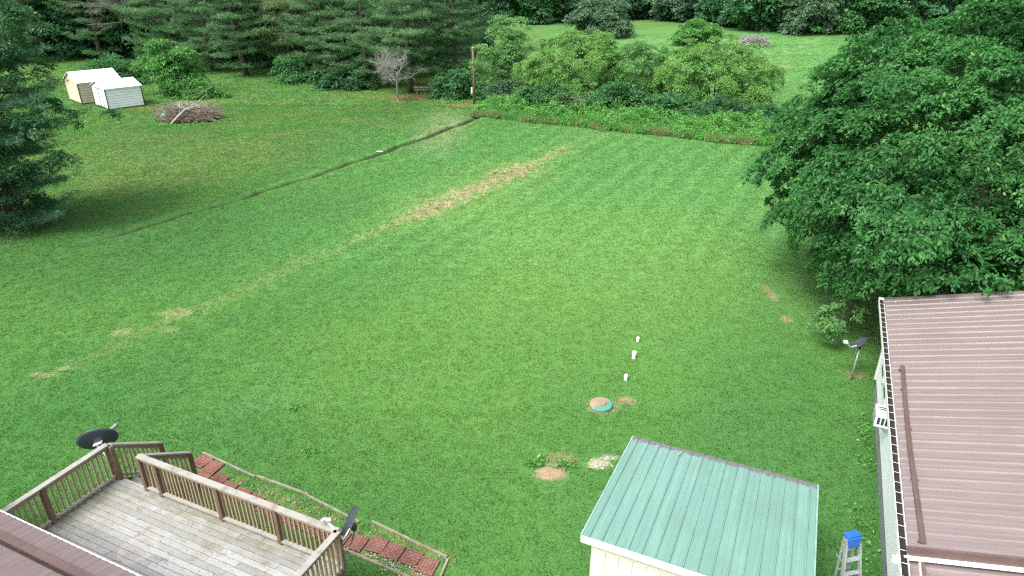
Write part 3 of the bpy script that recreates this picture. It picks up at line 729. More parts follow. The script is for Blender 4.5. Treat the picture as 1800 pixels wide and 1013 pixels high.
# porch posts under the overhanging far end
for xx in (.35, 4.9, 9.6):
    MB().box(xx-.05, xx+.05, LEN-.35, LEN-.25, 0, E+min(xx, 10.4-xx)*SLP-.02).obj('porch_post', M_WHITE, t)
# window air conditioner
t = thing('air_conditioner', 'white window air conditioner sticking out of the white house wall', 'air conditioner', W(2.76, 16.0, 1.45), -TH)
t.scale = (.8, .85, .85)
MB().box(-.42, -.005, -.30, .30, 0, .40).obj('casing', M_WHITE, t, bevel=.012)
mb = MB()
for i in range(9): mb.box(-.44, -.425, -.26, .10, .04+i*.037, .04+i*.037+.016)
mb.obj('grille', M_SKIRT, t)
mb = MB()
for j in range(3): MB().box(-.36+j*.11, -.29+j*.11, -.31, -.302, .10, .32).obj('side_vent', M_DARK, t)
for j in range(2): MB().box(-.36, -.1, .0+j*.1, .05+j*.1, .401, .406).obj('top_vent', M_DARK, t)
mb = MB(); mb.bar((-.38, 0, -.02), (-.01, 0, -.30), .03, .03); mb.obj('bracket', M_GALV, t)

# ------------------------------------------------------------------ own house roof corner at lower left
t = thing('near_house', 'corner of brown metal roof beside the wooden deck', 'house', W(-16.5, -2.0), -TH)
ez = 2.85; ev = 6.62   # eave at v=4.62
mb = rib_sheet(9.6, 5.0, .305, rib=.008, ribw=.06, drop_far=1.1)
mb.v = [(x, -y, z) for (x, y, z) in mb.v]; mb.f = [tuple(reversed(f)) for f in mb.f]
o = mb.obj('roof', mat_metal_roof('near_roof_paint', (.150, .112, .110), 'y', (.09, .06, .06)), t); o.location = (0, ev, ez)
mb = MB(); mb.box(0, 9.6, ev-.005, ev+.016, ez-.05, ez+.004); mb.obj('drip_edge', M_WHITE, t)
mb = MB(); mb.bar((0, ev-.42, ez+.42*.22+.025), (9.6, ev-.42, ez+.42*.22+.025), .13, .045, up=(0, 0.2, 1)); mb.obj('snow_bar', M_PINK_TRIM, t)
mb = MB(); mb.box(0, 9.6, ev-.54, ev-.49, ez+.52*.22, ez+.52*.22+.02); mb.obj('leaf_litter', M_DEBRIS, t)
MB().box(.4, 9.2, -3, ev-.4, 0, ez-.05).obj('wall', M_VINYL, t)

# ------------------------------------------------------------------ wooden deck
U0, V1, HD = -13.25, 7.45, .90
t = thing('wooden_deck', 'weathered grey wooden deck with brown railings behind the house', 'deck', W(U0, 4.2), -TH)
DL, DW = 6.35, V1-4.2
mb = MB(); rg = random.Random(8); y = -.3
while y < DW+.02:
    cuts = [0.0, rg.uniform(1.2, 3.0), rg.uniform(3.6, 5.2), DL]
    for a, b in zip(cuts, cuts[1:]): 
        dz = rg.uniform(-.003, .003)
        mb.box(a+.003, b-.003, y, min(y+.130, DW+.03), HD-.032+dz, HD+dz)
    y += .141
mb.obj('deck_floor', M_DECK, t)
mb = MB(); mb.box(.03, DL-.03, DW-.03, DW+.0, HD-.24, HD-.036); mb.box(.0, .04, -.3, DW-.03, HD-.24, HD-.036); mb.box(DL-.04, DL, -.3, DW-.03, HD-.24, HD-.036)
for i in range(9): mb.box(.6+i*.62, .64+i*.62, -.3, DW-.03, HD-.2, HD-.036)
mb.obj('deck_frame', M_POST, t)
for (x, y) in ((.06, DW-.08), (2.1, DW-.08), (4.2, DW-.08), (DL-.06, DW-.08), (.06, 1.2), (DL-.06, 1.2)):
    MB().box(x-.06, x+.06, y-.06, y+.0, 0, HD-.24).obj('deck_leg', M_POST, t)
def post(x, y, zb=HD-.02, zt=HD+.93, w=.045):
    return MB().box(x-w, x+w, y-w, y+w, zb, zt).obj('post', M_POST, t, bevel=.006)
BAL = MB().box(-.018, .018, -.018, .018, 0, 1).mesh('baluster', M_RAIL)
rgb = random.Random(4)
def rail(name, a, b, zb0, zb1, zt0, zt1, n, off=(0, 0), lab=None, cap=.135, post_gap=.05):
    """railing section between posts a and b"""
    a = Vector((*a, 0)); b = Vector((*b, 0)); d = (b-a).normalized()
    p = MB(); p.bar(a+Vector((0, 0, zt0)), b+Vector((0, 0, zt1)), cap, .036)
    r = p.obj(name, M_CAP, t, lab)
    q = MB(); q.bar(a+d*post_gap+Vector((0, 0, zt0-.075)), b-d*post_gap+Vector((0, 0, zt1-.075)), .038, .085); q.obj('top_rail', M_RAIL, r)
    q = MB(); q.bar(a+d*post_gap+Vector((0, 0, zb0)), b-d*post_gap+Vector((0, 0, zb1)), .09, .038); q.obj('bottom_rail', M_CAP, r)
    nx, ny = off
    for i in range(n):
        f = (i+.5)/n; p0 = a.lerp(b, f); z0 = zb0+(zb1-zb0)*f+.0; z1 = zt0+(zt1-zt0)*f-.03
        o = bpy.data.objects.new('baluster', BAL); COL.objects.link(o); o.parent = r
        o.location = (p0.x+nx+rgb.uniform(-.006, .006), p0.y+ny, z0-.05); o.scale = (1, 1, z1-z0+.04)
        o.rotation_euler = (rgb.uniform(-.012, .012), rgb.uniform(-.012, .012), math.atan2(d.y, d.x))
    return r
ZB, ZT = HD+.085, HD+.95
fy = DW-.03
P_left = [(.06, -.3), (.06, 1.72), (.06, fy)]
post(.06, 1.72); post(.06, fy); post(.155, fy, w=.045)
rail('railing', (.06, -.3), (.06, 1.72), ZB, ZB, ZT, ZT, 18, (-.045, 0))
rail('railing', (.06, 1.72), (.06, fy), ZB, ZB, ZT, ZT, 13, (-.045, 0))
fx = [1.02, 1.50, 3.25, 4.80, DL-.03]
for x in fx: post(x, fy)
for a, b, n in ((fx[0], fx[1], 4), (fx[1], fx[2], 16), (fx[2], fx[3], 14), (fx[3], fx[4], 13)):
    rail('railing', (a, fy), (b, fy), ZB, ZB, ZT, ZT, n, (0, .045))
rail('railing', (DL-.03, fy), (DL-.03, 1.6), ZB, ZB, ZT, ZT, 15, (.045, 0)); post(DL-.03, 1.6)
post(DL-.03, -.2); rail('railing', (DL-.03, 1.6), (DL-.03, -.2), ZB, ZB, ZT, ZT, 14, (.045, 0))
# stairs going down from the deck towards the path
for i in range(4):
    z = HD-.19*(i+1)+.0
    MB().box(.14, .98, DW+.04+i*.27, DW+.04+i*.27+.28, z-.035, z).obj('stair_tread', M_DECK, t)
for x in (.12, 1.0):
    mb = MB(); mb.bar((x, DW+.0, HD-.16), (x, DW+1.15, .08), .04, .22); mb.obj('stair_stringer', M_POST, t)
for x, L in ((.09, 1.17), (1.02, 1.19)):
    post(x, fy+L, 0, 1.04)
    rail('stair_railing', (x, fy+.04), (x, fy+L), HD+.05, .26, HD+.93, 1.06, 11, (0, 0))

# ------------------------------------------------------------------ pavers, edging, stones
PAVERS = [(-12.87, 9.35), (-12.44, 9.28), (-12.42, 8.86), (-11.98, 8.98), (-11.55, 8.86), (-11.09, 8.82), (-10.66, 8.79), (-10.21, 8.76), (-9.80, 8.70), (-9.37, 8.71), (-8.95, 8.72), (-8.53, 8.69), (-8.10, 8.68), (-7.66, 8.72), (-7.22, 8.85), (-6.79, 8.84), (-6.35, 8.86), (-5.92, 8.81), (-5.86, 8.32)]
PLAB = ['red paver farthest left in the path, near the stair foot', 'red paver second in the path, touching the leftmost one', 'red paver hidden partly by the stair railing post', 'red paver just right of the stair railing post', 'fifth red paver from the left end of the path', 'sixth red paver from the left end of the path',
 'seventh red paver from the left end of the path', 'eighth red paver from the left end of the path', 'ninth red paver from the left end, mid path', 'tenth red paver from the left end, mid path', 'red paver directly left of the dish feed horn', 'red paver partly behind the white dish feed horn', 'red paver crossed by the white dish arm', 'red paver behind the edge of the grey dish by the deck corner', 'red paver just right of the dish pole', 'fourth red paver from the right end of the path', 'third red paver from the right end of the path, beside white stones', 'red paver second from the right end of the path', 'red paver at the right end of the path, near the edging corner']
rg = random.Random(2)
pm = MB(); pm.box(-.207, .207, -.207, .207, 0, .055); pmesh = None
for i, ((pu, pv), lab) in enumerate(zip(PAVERS, PLAB)):
    if pmesh is None:
        o = pm.obj('paver', M_PAVER, bevel=.012); pmesh = o
    else:
        o = pmesh.copy(); COL.objects.link(o)
    o.location = W(pu, pv, -.008); o.rotation_euler = (rg.uniform(-.02, .02), rg.uniform(-.02, .02), -TH+rg.uniform(-.12, .12)+(math.pi/2 if i % 2 else 0))
    tag(o, lab, 'paver', 'red pavers of the garden path')
def edging(pts, name, label):
    mb = MB(); rr = random.Random(len(pts))
    for a, b in zip(pts, pts[1:]):
        A, B = W(*a), W(*b); n = max(1, int((B-A).length/.95))
        for i in range(n):
            p = A.lerp(B, i/n); q = A.lerp(B, (i+1)/n-.006); j = Vector((rr.uniform(-.02, .02), rr.uniform(-.02, .02), 0))
            mb.bar(p+Vector((0, 0, .005))+j, q+Vector((0, 0, .005+rr.uniform(-.012, .012)))+j, .05, .10)
    tag(mb.obj(name, M_CONC), label, 'edging', 'concrete edging strips of the path')
edging([(-13.1, 9.62), (-11.2, 9.47), (-9.6, 9.46), (-7.95, 9.25)], 'path_edging', 'long pale edging along the far side of the path')
edging([(-7.72, 9.36), (-5.62, 9.17)], 'path_edging', 'short edging right of the small gap, ending at the corner')
edging([(-5.60, 9.15), (-5.42, 8.1), (-5.4, 7.2)], 'path_edging', 'edging across the right end of the path')
edging([(-7.85, 8.46), (-6.1, 8.40), (-5.5, 8.2)], 'path_edging', 'edging on the near side of the path beside the deck corner')
rng = np.random.default_rng(9); mb = MB()
for i in range(300):
    if i < 180: c = (-6.7+rng.normal()*.55, 8.52+rng.normal()*.10)
    elif i < 330: c = (rng.uniform(-12.8, -5.8), 8.50+rng.normal()*.05+rng.choice([0, .62]))
    else: c = (-12.6+rng.normal()*.45, 9.1+rng.normal()*.25)
    s = rng.uniform(.010, .026); p = W(c[0], c[1], .035)
    vs = [Vector(v)*s*rng.uniform(.7, 1.3) for v in ((1, 0, 0), (0, 1, 0), (-1, 0, 0), (0, -1, 0), (.1, .1, .7), (0, 0, -.6))]
    mb.add([p+v for v in vs], [(0,1,4),(1,2,4),(2,3,4),(3,0,4),(1,0,5),(2,1,5),(3,2,5),(0,3,5)])
tag(mb.obj('gravel', M_STONE), 'scattered white gravel between the path pavers', 'gravel', kind='stuff')

# ------------------------------------------------------------------ satellite dishes
def dish(label, centre, normal, Rd, down, lnb, pole, lnb_kind=0, ry=.92, mat=None):
    n = Vector(normal).normalized(); dn = Vector(down); dn = (dn-n*dn.dot(n)).normalized(); x = dn.cross(n)
    c = Vector(centre); base = Vector(pole[0]); t = thing('satellite_dish', label, 'satellite dish', base)
    M = Matrix(((x.x, dn.x, n.x, c.x-base.x), (x.y, dn.y, n.y, c.y-base.y), (x.z, dn.z, n.z, c.z-base.z), (0, 0, 0, 1)))
    vs = []; fs = []; K = 36; rings = 8; dp = .15*Rd
    for side in (0, 1):
        for i in range(rings+1):
            r = Rd*i/rings
            for k in range(K):
                a = 2*math.pi*k/K; vs.append((r*math.cos(a)*1.0, r*math.sin(a)*ry, dp*(i/rings)**2 - side*.012 - dp*.5))
    m = (rings+1)*K
    for i in range(rings):
        for k in range(K):
            a, b = i*K+k, i*K+(k+1) % K
            fs.append((a, a+K, b+K, b)); fs.append((m+a, m+b, m+b+K, m+a+K))
    for k in range(K): a, b = rings*K+k, rings*K+(k+1) % K; fs.append((a, m+a, m+b, b))
    refl = MB(); refl.add(vs, fs, M); ro = refl.obj('reflector', mat or M_DISH, t, smooth=True)
    rim = MB(); rim.tube([M @ Vector((Rd*math.cos(a), Rd*ry*math.sin(a), dp*.5)) for a in np.linspace(0, 2*math.pi, 37)], .008, 5, cap=False); rim.obj('rim', mat or M_DISH, ro)
    L = Vector(lnb)-base; s0 = M @ Vector((0, Rd*ry*.9, dp*.3)); s00 = M @ Vector((0, .1*Rd, -dp*.8))
    arm = MB(); arm.bar(s00, s0, .03, .03); arm.bar(s0, L, .032, .042); arm.obj('feed_arm', M_LNB if lnb_kind == 0 else M_SKIRT, t)
    ax = ((M @ Vector((0, 0, 0)))-L).normalized()
    h = MB()
    hm = M_LNB if lnb_kind == 0 else M_SKIRT
    if lnb_kind == 0:
        for off in (-.075, .075): h.tube([L+x*off-ax*.07, L+x*off+ax*.05], [.028, .04], 10)
        h.bar(L-x*.1, L+x*.1, .05, .06); h.bar(L-x*.1-ax*.07, L+x*.1-ax*.07, .03, .05)
    else:
        h.tube([L-ax*.10, L-ax*.02, L+ax*.03, L+ax*.07], [.045, .055, .035, .055], 12)
    h.obj('feed_horn', hm, t, smooth=lnb_kind == 1)
    back = M @ Vector((0, .05*Rd, -dp*1.1))
    mt = MB(); mt.bar(back-x*.10, back+x*.10, .14, .02); mt.bar(back-x*.07, Vector(pole[-1])-base-x*.045, .012, .09); mt.bar(back+x*.07, Vector(pole[-1])-base+x*.045, .012, .09)
    mt.obj('mount', M_DARK if lnb_kind != 1 else M_LNB, t)
    pl = MB(); pl.tube([Vector(p)-base for p in pole], .025, 10); pl.obj('pole', M_GALV, t, smooth=True)
    return t
vd = Vector((-9.5, 12.55, 0)).normalized()
n1 = (vd*math.cos(R(22))+Vector((.25*vd.y, -.25*vd.x, 0))+Vector((0, 0, math.sin(R(22)))))
dish('round black satellite dish seen from behind at the deck stair corner', (-9.50, 12.62, 1.62), n1, .43, (.3, 0, -1), (-9.28, 12.98, 1.72), [(-9.18, 12.40, .62), (-9.2, 12.44, .95), (-9.40, 12.52, 1.50)], 1, ry=.86)
dish('satellite dish seen edge on beside the right deck corner, arm pointing left', (-3.10, 9.85, 1.80), (-.87, -.06, .50), .37, (-.22, -.85, -.45), (-3.50, 9.74, 2.00), [(-3.27, 9.78, .70), (-3.27, 9.82, .98), (-3.08, 9.90, 1.42), (-3.02, 9.90, 1.60)], 0)
dish('small satellite dish on its own pole in the lawn by the white house', (10.37, 17.70, 1.22), (-.60, .35, .72), .30, (-.5, 0, -.8), (9.88, 17.55, 1.36), [(10.36, 17.62, 0), (10.36, 17.62, .6), (10.38, 17.62, 1.06)], 0)

# ------------------------------------------------------------------ step ladder
t = thing('step_ladder', 'aluminium step ladder with blue top cap standing on the lawn', 'ladder', (6.36, 9.52, 0), R(12))
TH_ = 1.86
mb = MB()
for s in (-1, 1): mb.bar((s*.25, -.48, 0), (s*.135, -.03, TH_-.05), .03, .075, up=(0, 1, 0)).obj('side_rail', M_ALU, t); mb = MB()
for s in (-1, 1): mb.bar((s*.16, -.06, 0), (s*.12, .05, TH_-.06), .022, .04, up=(0, 1, 0)).obj('rear_leg', M_ALU, t); mb = MB()
for i in range(6):
    f = (i+.75)/6.4; y = -.48+.45*f; wdt = .25-.115*f; z = (TH_-.05)*f
    MB().box(-wdt, wdt, y-.01, y+.075, z-.02, z+.012).obj('step', M_ALU, t, bevel=.004)
mb = MB()
for z in (.45, 1.0, 1.45): f = z/TH_; mb.bar((-.16+.03*f, -.06+.1*f, z), (.16-.03*f, -.06+.1*f, z), .02, .03)
mb.obj('rear_brace', M_ALU, t)
MB().box(-.142, .142, -.06, .09, TH_-.05, TH_+.015).obj('top_cap', M_BLUE, t, bevel=.012)
MB().box(-.135, .135, -.10, -.061, TH_-.24, TH_-.01).obj('front_apron', M_BLUE, t, bevel=.008)
mb = MB(); mb.bar((-.17, -.14, 1.3), (-.15, .1, 1.3), .012, .03); mb.bar((.17, -.14, 1.3), (.15, .1, 1.3), .012, .03); mb.obj('spreader', M_ALU, t)

# ------------------------------------------------------------------ clean-out pipes and septic lid
for (x, y, r, h, cap, lab) in ((3.47, 17.6, .060, .18, 0, 'white pipe stub in the lawn nearest the green lid'), (3.92, 18.86, .075, .24, 1, 'thick white capped pipe, middle one of three in the lawn'), (4.23, 19.95, .056, .15, 0, 'small white pipe stub farthest from the green lid')):
    t = thing('cleanout_pipe', lab, 'pipe', (x, y, 0), 0, 'white cleanout pipes in the lawn')
    mb = MB(); mb.lathe([(r*.82, -.02), (r*.82, h*.55), (r*.85, h*.55)], 20); mb.obj('pipe', M_PVC, t, smooth=False)
    mb = MB(); mb.lathe([(r*.98, h*.5), (r*1.0, h*.52), (r*1.0, h*.94), (r*.94, h), (r*.45, h), (r*.42, h+.015)], 20); mb.obj('cap', M_PVC, t)
t = thing('septic_lid', 'round green and tan septic tank lid set in the lawn', 'lid', (2.56, 16.24, 0))
m, g, out = newmat('lid_paint'); co = g.n('ShaderNodeTexCoord').outputs['Object']
sp = g.n('ShaderNodeSeparateXYZ'); g.put(sp.inputs[0], co)
k = g.math('ADD', g.math('SUBTRACT', g.math('MULTIPLY', sp.outputs[0], .6), g.math('MULTIPLY', sp.outputs[1], .9)), g.math('MULTIPLY', g.math('SUBTRACT', g.noise(co, 5, 5, .7), .5), .55))
pbr(g, out, g.mix(g.ramp(k, -.02, .05), g.mix(g.noise(co, 9, 4, .7), (.19, .15, .10), (.36, .27, .18)), (.07, .23, .18)), .75)
MB().lathe([(.33, 0), (.335, .05), (.32, .085), (.30, .095), (.12, .11)], 36).obj('cover', m, t)
MB().lathe([(.15, .10), (.15, .13), (.13, .145), (.05, .15)], 24).obj('hub', mat_simple('lid_clay', (.30, .21, .14), .85, scale=8), t)
# bare clay mound and chalky patch stones
rng = np.random.default_rng(12); n = 34; vs = [(0, 0, .045)]
for j in range(1, 6):
    for k in range(n):
        a = 2*math.pi*k/n; r = j/5*(1+.14*math.sin(a*3+1)+.08*math.sin(a*7)); vs.append((.36*r*math.cos(a), .26*r*math.sin(a), .045*(1-(j/5)**2)-.006*(j == 5)+rng.normal()*.004*(j < 5)))
fs = [(0, 1+k, 1+(k+1) % n) for k in range(n)]
for j in range(4):
    for k in range(n): a, b = 1+j*n+k, 1+j*n+(k+1) % n; fs.append((a, a+n, b+n, b))
o = MB().add(vs, fs).obj('dirt_mound', mat_simple('tan_clay', (.30, .235, .14), .95, scale=14, col2=(.20, .15, .085), bump=.6), smooth=True); o.location = (.96, 13.42, 0); o['kind'] = 'structure'
rng = np.random.default_rng(19); mb = MB()
for i in range(46):
    cc = (2.2+rng.normal()*.08, 13.68+rng.normal()*.05) if i < 28 else (2.38+rng.normal()*.12, 13.93+rng.normal()*.04)
    s = rng.uniform(.012, .035); p = Vector((cc[0], cc[1], .012))
    vs = [Vector(v)*s*rng.uniform(.7, 1.3) for v in ((1, 0, 0), (0, 1, 0), (-1, 0, 0), (0, -1, 0), (.1, .1, .6), (0, 0, -.6))]
    mb.add([p+v for v in vs], [(0,1,4),(1,2,4),(2,3,4),(3,0,4),(1,0,5),(2,1,5),(3,2,5),(0,3,5)])
tag(mb.obj('rubble', mat_simple('chalk_rubble', (.50, .47, .42), .9, scale=8)), 'small white rubble on the bare spot beside the green roof', 'rubble', kind='stuff')
o = MB().tube([(-.22, 0, .05), (.22, .08, .04)], .03, 6).obj('white_stick', M_PVC); o.location = (-8.9, 45.3, 0); tag(o, 'short white pipe piece lying in the ditch', 'pipe')

# ------------------------------------------------------------------ far sheds
def barn(label, loc, rz, Lx, Wy, wh, ph, wallmat, doors=True, endmat=None):
    t = thing('storage_shed', label, 'shed', loc, rz)
    mb = MB(); mb.box(0, Lx, 0, Wy, .10, wh)
    mb.add([(0, 0, wh+.001), (0, Wy, wh+.001), (0, Wy/2, ph-.03), (Lx, 0, wh+.001), (Lx, Wy, wh+.001), (Lx, Wy/2, ph-.03)], [(0, 2, 1), (3, 4, 5), (0, 3, 5, 2), (1, 2, 5, 4)])
    wl = mb.obj('wall', wallmat, t)
    mb = MB()
    for i in range(1, 8): mb.box(0, Lx, -.012, -.002, .1+i*(wh-.1)/8-.005, .1+i*(wh-.1)/8+.005)
    mb.obj('siding_seams', M_SKIRT, wl)
    mb = MB(); o_ = .10; dz = (ph-wh)/(Wy/2)*o_
    for s in (0, 1):
        y0, y1 = (-o_, Wy/2) if s == 0 else (Wy+o_, Wy/2)
        mb.add([(-o_, y0, wh-dz), (Lx+o_, y0, wh-dz), (Lx+o_, y1, ph), (-o_, y1, ph), (-o_, y0, wh-dz+.045), (Lx+o_, y0, wh-dz+.045), (Lx+o_, y1, ph+.045), (-o_, y1, ph+.045)], [(0,1,2,3), (4,7,6,5), (0,4,5,1), (1,5,6,2), (3,2,6,7), (0,3,7,4)])
    mb.obj('roof', M_WHITE, t)
    mb = MB()
    for (x, y) in ((0, 0), (Lx, 0), (0, Wy), (Lx, Wy)): mb.box(x-.035, x+.035, y-.035, y+.035, .1, wh-.02)
    mb.bar((-.06, 0, wh), (-.06, Wy/2, ph), .05, .06); mb.bar((-.06, Wy, wh), (-.06, Wy/2, ph), .05, .06)
    mb.obj('corner_trim', M_DARK, t)
    MB().box(-.02, Lx+.02, -.02, Wy+.02, 0, .098).obj('skid_base', M_DARK, t)
    if doors:
        for k in range(2):
            y0 = Wy/2-.85+k*.86
            d = MB().box(-.03, -.004, y0, y0+.83, .12, wh-.02).obj('door', M_WHITE, t)
            mb = MB(); mb.box(-.045, -.031, y0, y0+.04, .12, wh-.02); mb.box(-.045, -.031, y0+.79, y0+.83, .12, wh-.02); mb.box(-.045, -.031, y0+.04, y0+.79, wh-.07, wh-.02); mb.box(-.045, -.031, y0+.04, y0+.79, .12, .16)
            mb.obj('door_trim', M_DARK, d)
    return t
a = math.atan2(2.07, 1.98)
barn('white metal storage shed with double doors and dark corner trim', (-34.71, 59.7, 0), a, 2.95, 3.3, 1.75, 2.25, M_VINYL)
barn('tan shed with white roof half hidden behind the pine boughs', (-38.5, 62.3, 0), a, 3.6, 3.6, 1.85, 2.6, M_TAN, doors=False)

# ------------------------------------------------------------------ brush piles
def sticks(rng, n, rx, ry, h, rad=(.012, .03), Lr=(.8, 2.2)):
    mb = MB()
    for i in range(n):
        a = rng.uniform(0, 6.283); r = math.sqrt(rng.uniform(0, 1))*.85; x, y = rx*r*math.cos(a), ry*r*math.sin(a)
        z = h*(1-r*r)*rng.uniform(.15, 1.0)+.05; d = Vector((rng.normal(), rng.normal(), rng.normal()*.28+.05)).normalized(); L = rng.uniform(*Lr)
        if rng.random() < .2: d = (Vector((x, y, 0)).normalized()*.8+Vector((rng.normal()*.3, rng.normal()*.3, .35))).normalized()
        p = Vector((x, y, z)); q = p+d*L; e_ = math.hypot(q.x/rx, q.y/ry)
        if e_ > 1.13: d = (d-Vector((x, y, 0)).normalized()*1.3+Vector((rng.normal()*.4, rng.normal()*.4, .1))).normalized(); q = p+d*L*.7
        q.z = max(.03, min(q.z, h*1.25)); mid = p.lerp(q, .5)+Vector((rng.normal(), rng.normal(), rng.normal()))*.07*L
        r0 = rng.uniform(*rad); mb.tube([p-d*L*.3*(p.z > .3), mid, q], [r0, r0*.7, r0*.25], 4, cap=False)
    return mb
rng = np.random.default_rng(31)
t = thing('brush_pile', 'wide pile of cut brown branches with one pale log on the left lawn', 'brush pile', (-26.0, 55.6, 0))
sticks(rng, 1500, 2.75, 1.8, .95, (.012, .028), (.6, 1.7)).obj('twigs', M_TWIG, t)
sticks(rng, 260, 2.4, 1.5, 1.1, (.015, .04), (1., 2.6)).obj('grey_branches', M_DEAD, t)
mb = MB(); mb.tube([(-.6, -2.05, .12), (.0, -1.5, .75), (.35, -1.1, 1.1)], [.08, .09, .07], 8); mb.obj('log', M_PALEW, t, smooth=True)
mb = MB(); mb.tube([(.3, -1.1, 1.05), (.9, -.4, 1.4), (1.5, .6, 2.0)], [.035, .028, .012], 6); mb.tube([(.3, -1.1, 1.05), (1.3, -.5, 1.35), (2.2, .2, 1.5)], [.035, .022, .012], 6); mb.tube([(-.3, -.9, .6), (-.5, -.3, 1.2), (-.6, .1, 1.5)], [.04, .03, .015], 6); mb.obj('pale_branch', M_PALEW, t)
mb = MB(); mb.add([(-1.9, -.9, .45), (-1.4, -1.05, .55), (-1.3, -.7, .95), (-1.6, -.6, .85), (-1.85, -.75, .7)], [(0, 1, 2, 3, 4)]); mb.obj('green_scrap', M_TARP, t)
t = thing('brush_pile', 'small grey brush pile in the far field behind the willows', 'brush pile', (36.6, 109.5, 0))
sticks(rng, 420, 2.6, 1.6, 1.3, (.03, .06), (1.2, 3.0)).obj('twigs', M_DEAD, t)
L_ring = []
# ------------------------------------------------------------------ utility pole, dead tree, plank bench
t = thing('utility_pole', 'brown wooden utility pole at the corner where ditch meets the weeds', 'pole', (-3.38, 62.58, 0))
mb = MB(); mb.tube([(0, 0, -.1), (.0, 0, 2.5), (-.04, 0, 4.75)], [.115, .105, .095], 12); mb.obj('shaft', M_POLEW, t, smooth=True)
MB().box(-.27, -.15, -.14, .06, .95, 1.45).obj('meter_box', M_WHITE, t)
MB().lathe([(.125, 4.745), (.13, 4.80), (.06, 4.86)], 10, Matrix.Translation((-.04, 0, 0))).obj('pole_cap', M_GALV, t)

def bare_tree(name, label, loc, seed, h, spread, r0, mat, twig=.012, lean=(0, 0), levels=4, fan=None, stems=2, nb=5):
    rng = np.random.default_rng(seed); t = thing(name, label, 'tree', loc); mb = MB(); tw = MB()
    def grow(p, d, L, r, lv):
        segs = 3; pts = [p]; q = p; dd = d.copy()
        for i in range(segs):
            dd = (dd+Vector((rng.normal(), rng.normal(), rng.normal()*.5))*.13+Vector((0, 0, .03))).normalized(); q = q+dd*(L/segs); pts.append(q)
        rs = [r, r*.82, r*.66, r*.5]; (mb if lv < 2 else tw).tube(pts, rs, 6 if lv < 2 else 4, cap=False)
        if lv >= levels: return
        k = nb if lv else 4
        for j in range(k):
            f = rng.uniform(.35, 1.0); i = min(2, int(f*3)); b = pts[i].lerp(pts[i+1], f*3-i)
            nd = (dd+Vector((rng.normal(), rng.normal(), rng.normal()*.6))*.62)
            if fan is not None: nd += Vector(fan)*.38
            grow(b, nd.normalized(), L*rng.uniform(.5, .72), max(.006, r*.5), lv+1)
    for s in range(stems):
        a = s*3.0+seed; d = Vector((math.cos(a)*spread, math.sin(a)*spread*.5, 1)).normalized()+Vector((*lean, 0))
        grow(Vector((.1*math.cos(a), .1*math.sin(a), -.05)), d.normalized(), h*.48, r0, 0)
    mb.obj('trunk', mat, t, smooth=True); tw.obj('twigs', mat, t)
    return t
bare_tree('dead_tree', 'leafless pale grey small tree on the lawn before the pines', (-10.45, 64.0, 0), 5, 5.4, .42, .11, M_DEAD, levels=4, fan=(-.62, -.15, -.02), stems=2, nb=6)
tt = bare_tree('bare_tree', 'tall grey leafless tree with ivy on its trunk behind the bright bush', (-46.8, 91.0, 0), 19, 15, .16, .22, M_GREYT, levels=4, fan=(.05, -.2, .0), stems=2, nb=6)
rng = np.random.default_rng(77); zz = rng.uniform(.3, 10, 260); C = np.stack([rng.normal(size=260)*.35, rng.normal(size=260)*.35, zz], 1); C[:, 2] = zz
V_, F_ = leaves(rng, C, np.stack([C[:, 0], C[:, 1], np.ones(260)*.5], 1), 30, .45, .2, .22, .18); link('ivy', mesh_np('ivy', V_, F_, L_SHRUB), tt)
t = thing('plank_bench', 'low weathered plank bench in the shade under the pines', 'bench', (-8.0, 67.3, 0), R(-4))
MB().box(-1.4, 1.4, -.12, .14, .42, .47).obj('seat', M_DEAD, t); MB().box(-1.5, 1.2, .25, .33, .55, .72).obj('backrest', M_DEAD, t)
for x in (-1.1, 1.0): MB().box(x-.06, x+.06, -.1, .24, 0, .419).obj('leg', M_POST, t)
o = MB().tube([(-.9, 0, .42), (.0, .1, .75), (.9, .15, 1.05)], .10, 8).obj('black_pipe', M_DARK); o.location = (-28.6, 65.2, 0); tag(o, 'length of black drain pipe leaning in the low bush', 'pipe')

# ------------------------------------------------------------------ the big maple
def mkeep(P):
    x, y, z = P[:, 0]+16.6, P[:, 1]+23.4, P[:, 2]; uu = x*UX+y*UY; vv = -x*UY+y*UX
    return ~((uu > 2.2) & (vv < 21.6) & (z < E+np.clip(uu-2.6, 0, 5)*SLP+.35)) & (y > 14) & ~((P[:, 0] < 0) & ((P[:, 0]/8.4)**2+((z-5)/5.7)**2 > 1.03))
tree('maple_tree', 'huge dense dark green maple tree overhanging the brown roof', 'tree', (16.6, 23.4, 0),
     [(0, 0, 5.6, 7.3, 6.0, 4.5), (-4.3, .2, 4.5, 3.0, 3.6, 2.2), (5.5, -.5, 5.7, 6, 6, 4.8), (-2.4, -2.0, 4.6, 4.0, 3.8, 2.6), (.5, 1, 8.0, 5.3, 5, 2.4), (3.5, -3.2, 4.6, 4.6, 3.4, 2.7), (-3.2, 1.3, 6.9, 2.9, 3.4, 2.6), (-3.3, -5.0, 3.5, 2.4, 1.7, 1.4), (.2, -5.6, 4.4, 3.0, 1.9, 1.6), (4.0, -6.6, 5.1, 3.0, 2.0, 1.6), (-3.6, -2.2, 2.6, 2.4, 2.0, 1.5)],
     22000, 17, .17, .150, .066, L_MAPLE, .42, 8.5, 21, M_BARKG, nl=40, inner=.22, zfloor=1.15, keep=mkeep, lo=.74, bumps=.19, flat=.55, thick=.25, bough=24, spread=4.3, droop=.45, innerk=1.2)
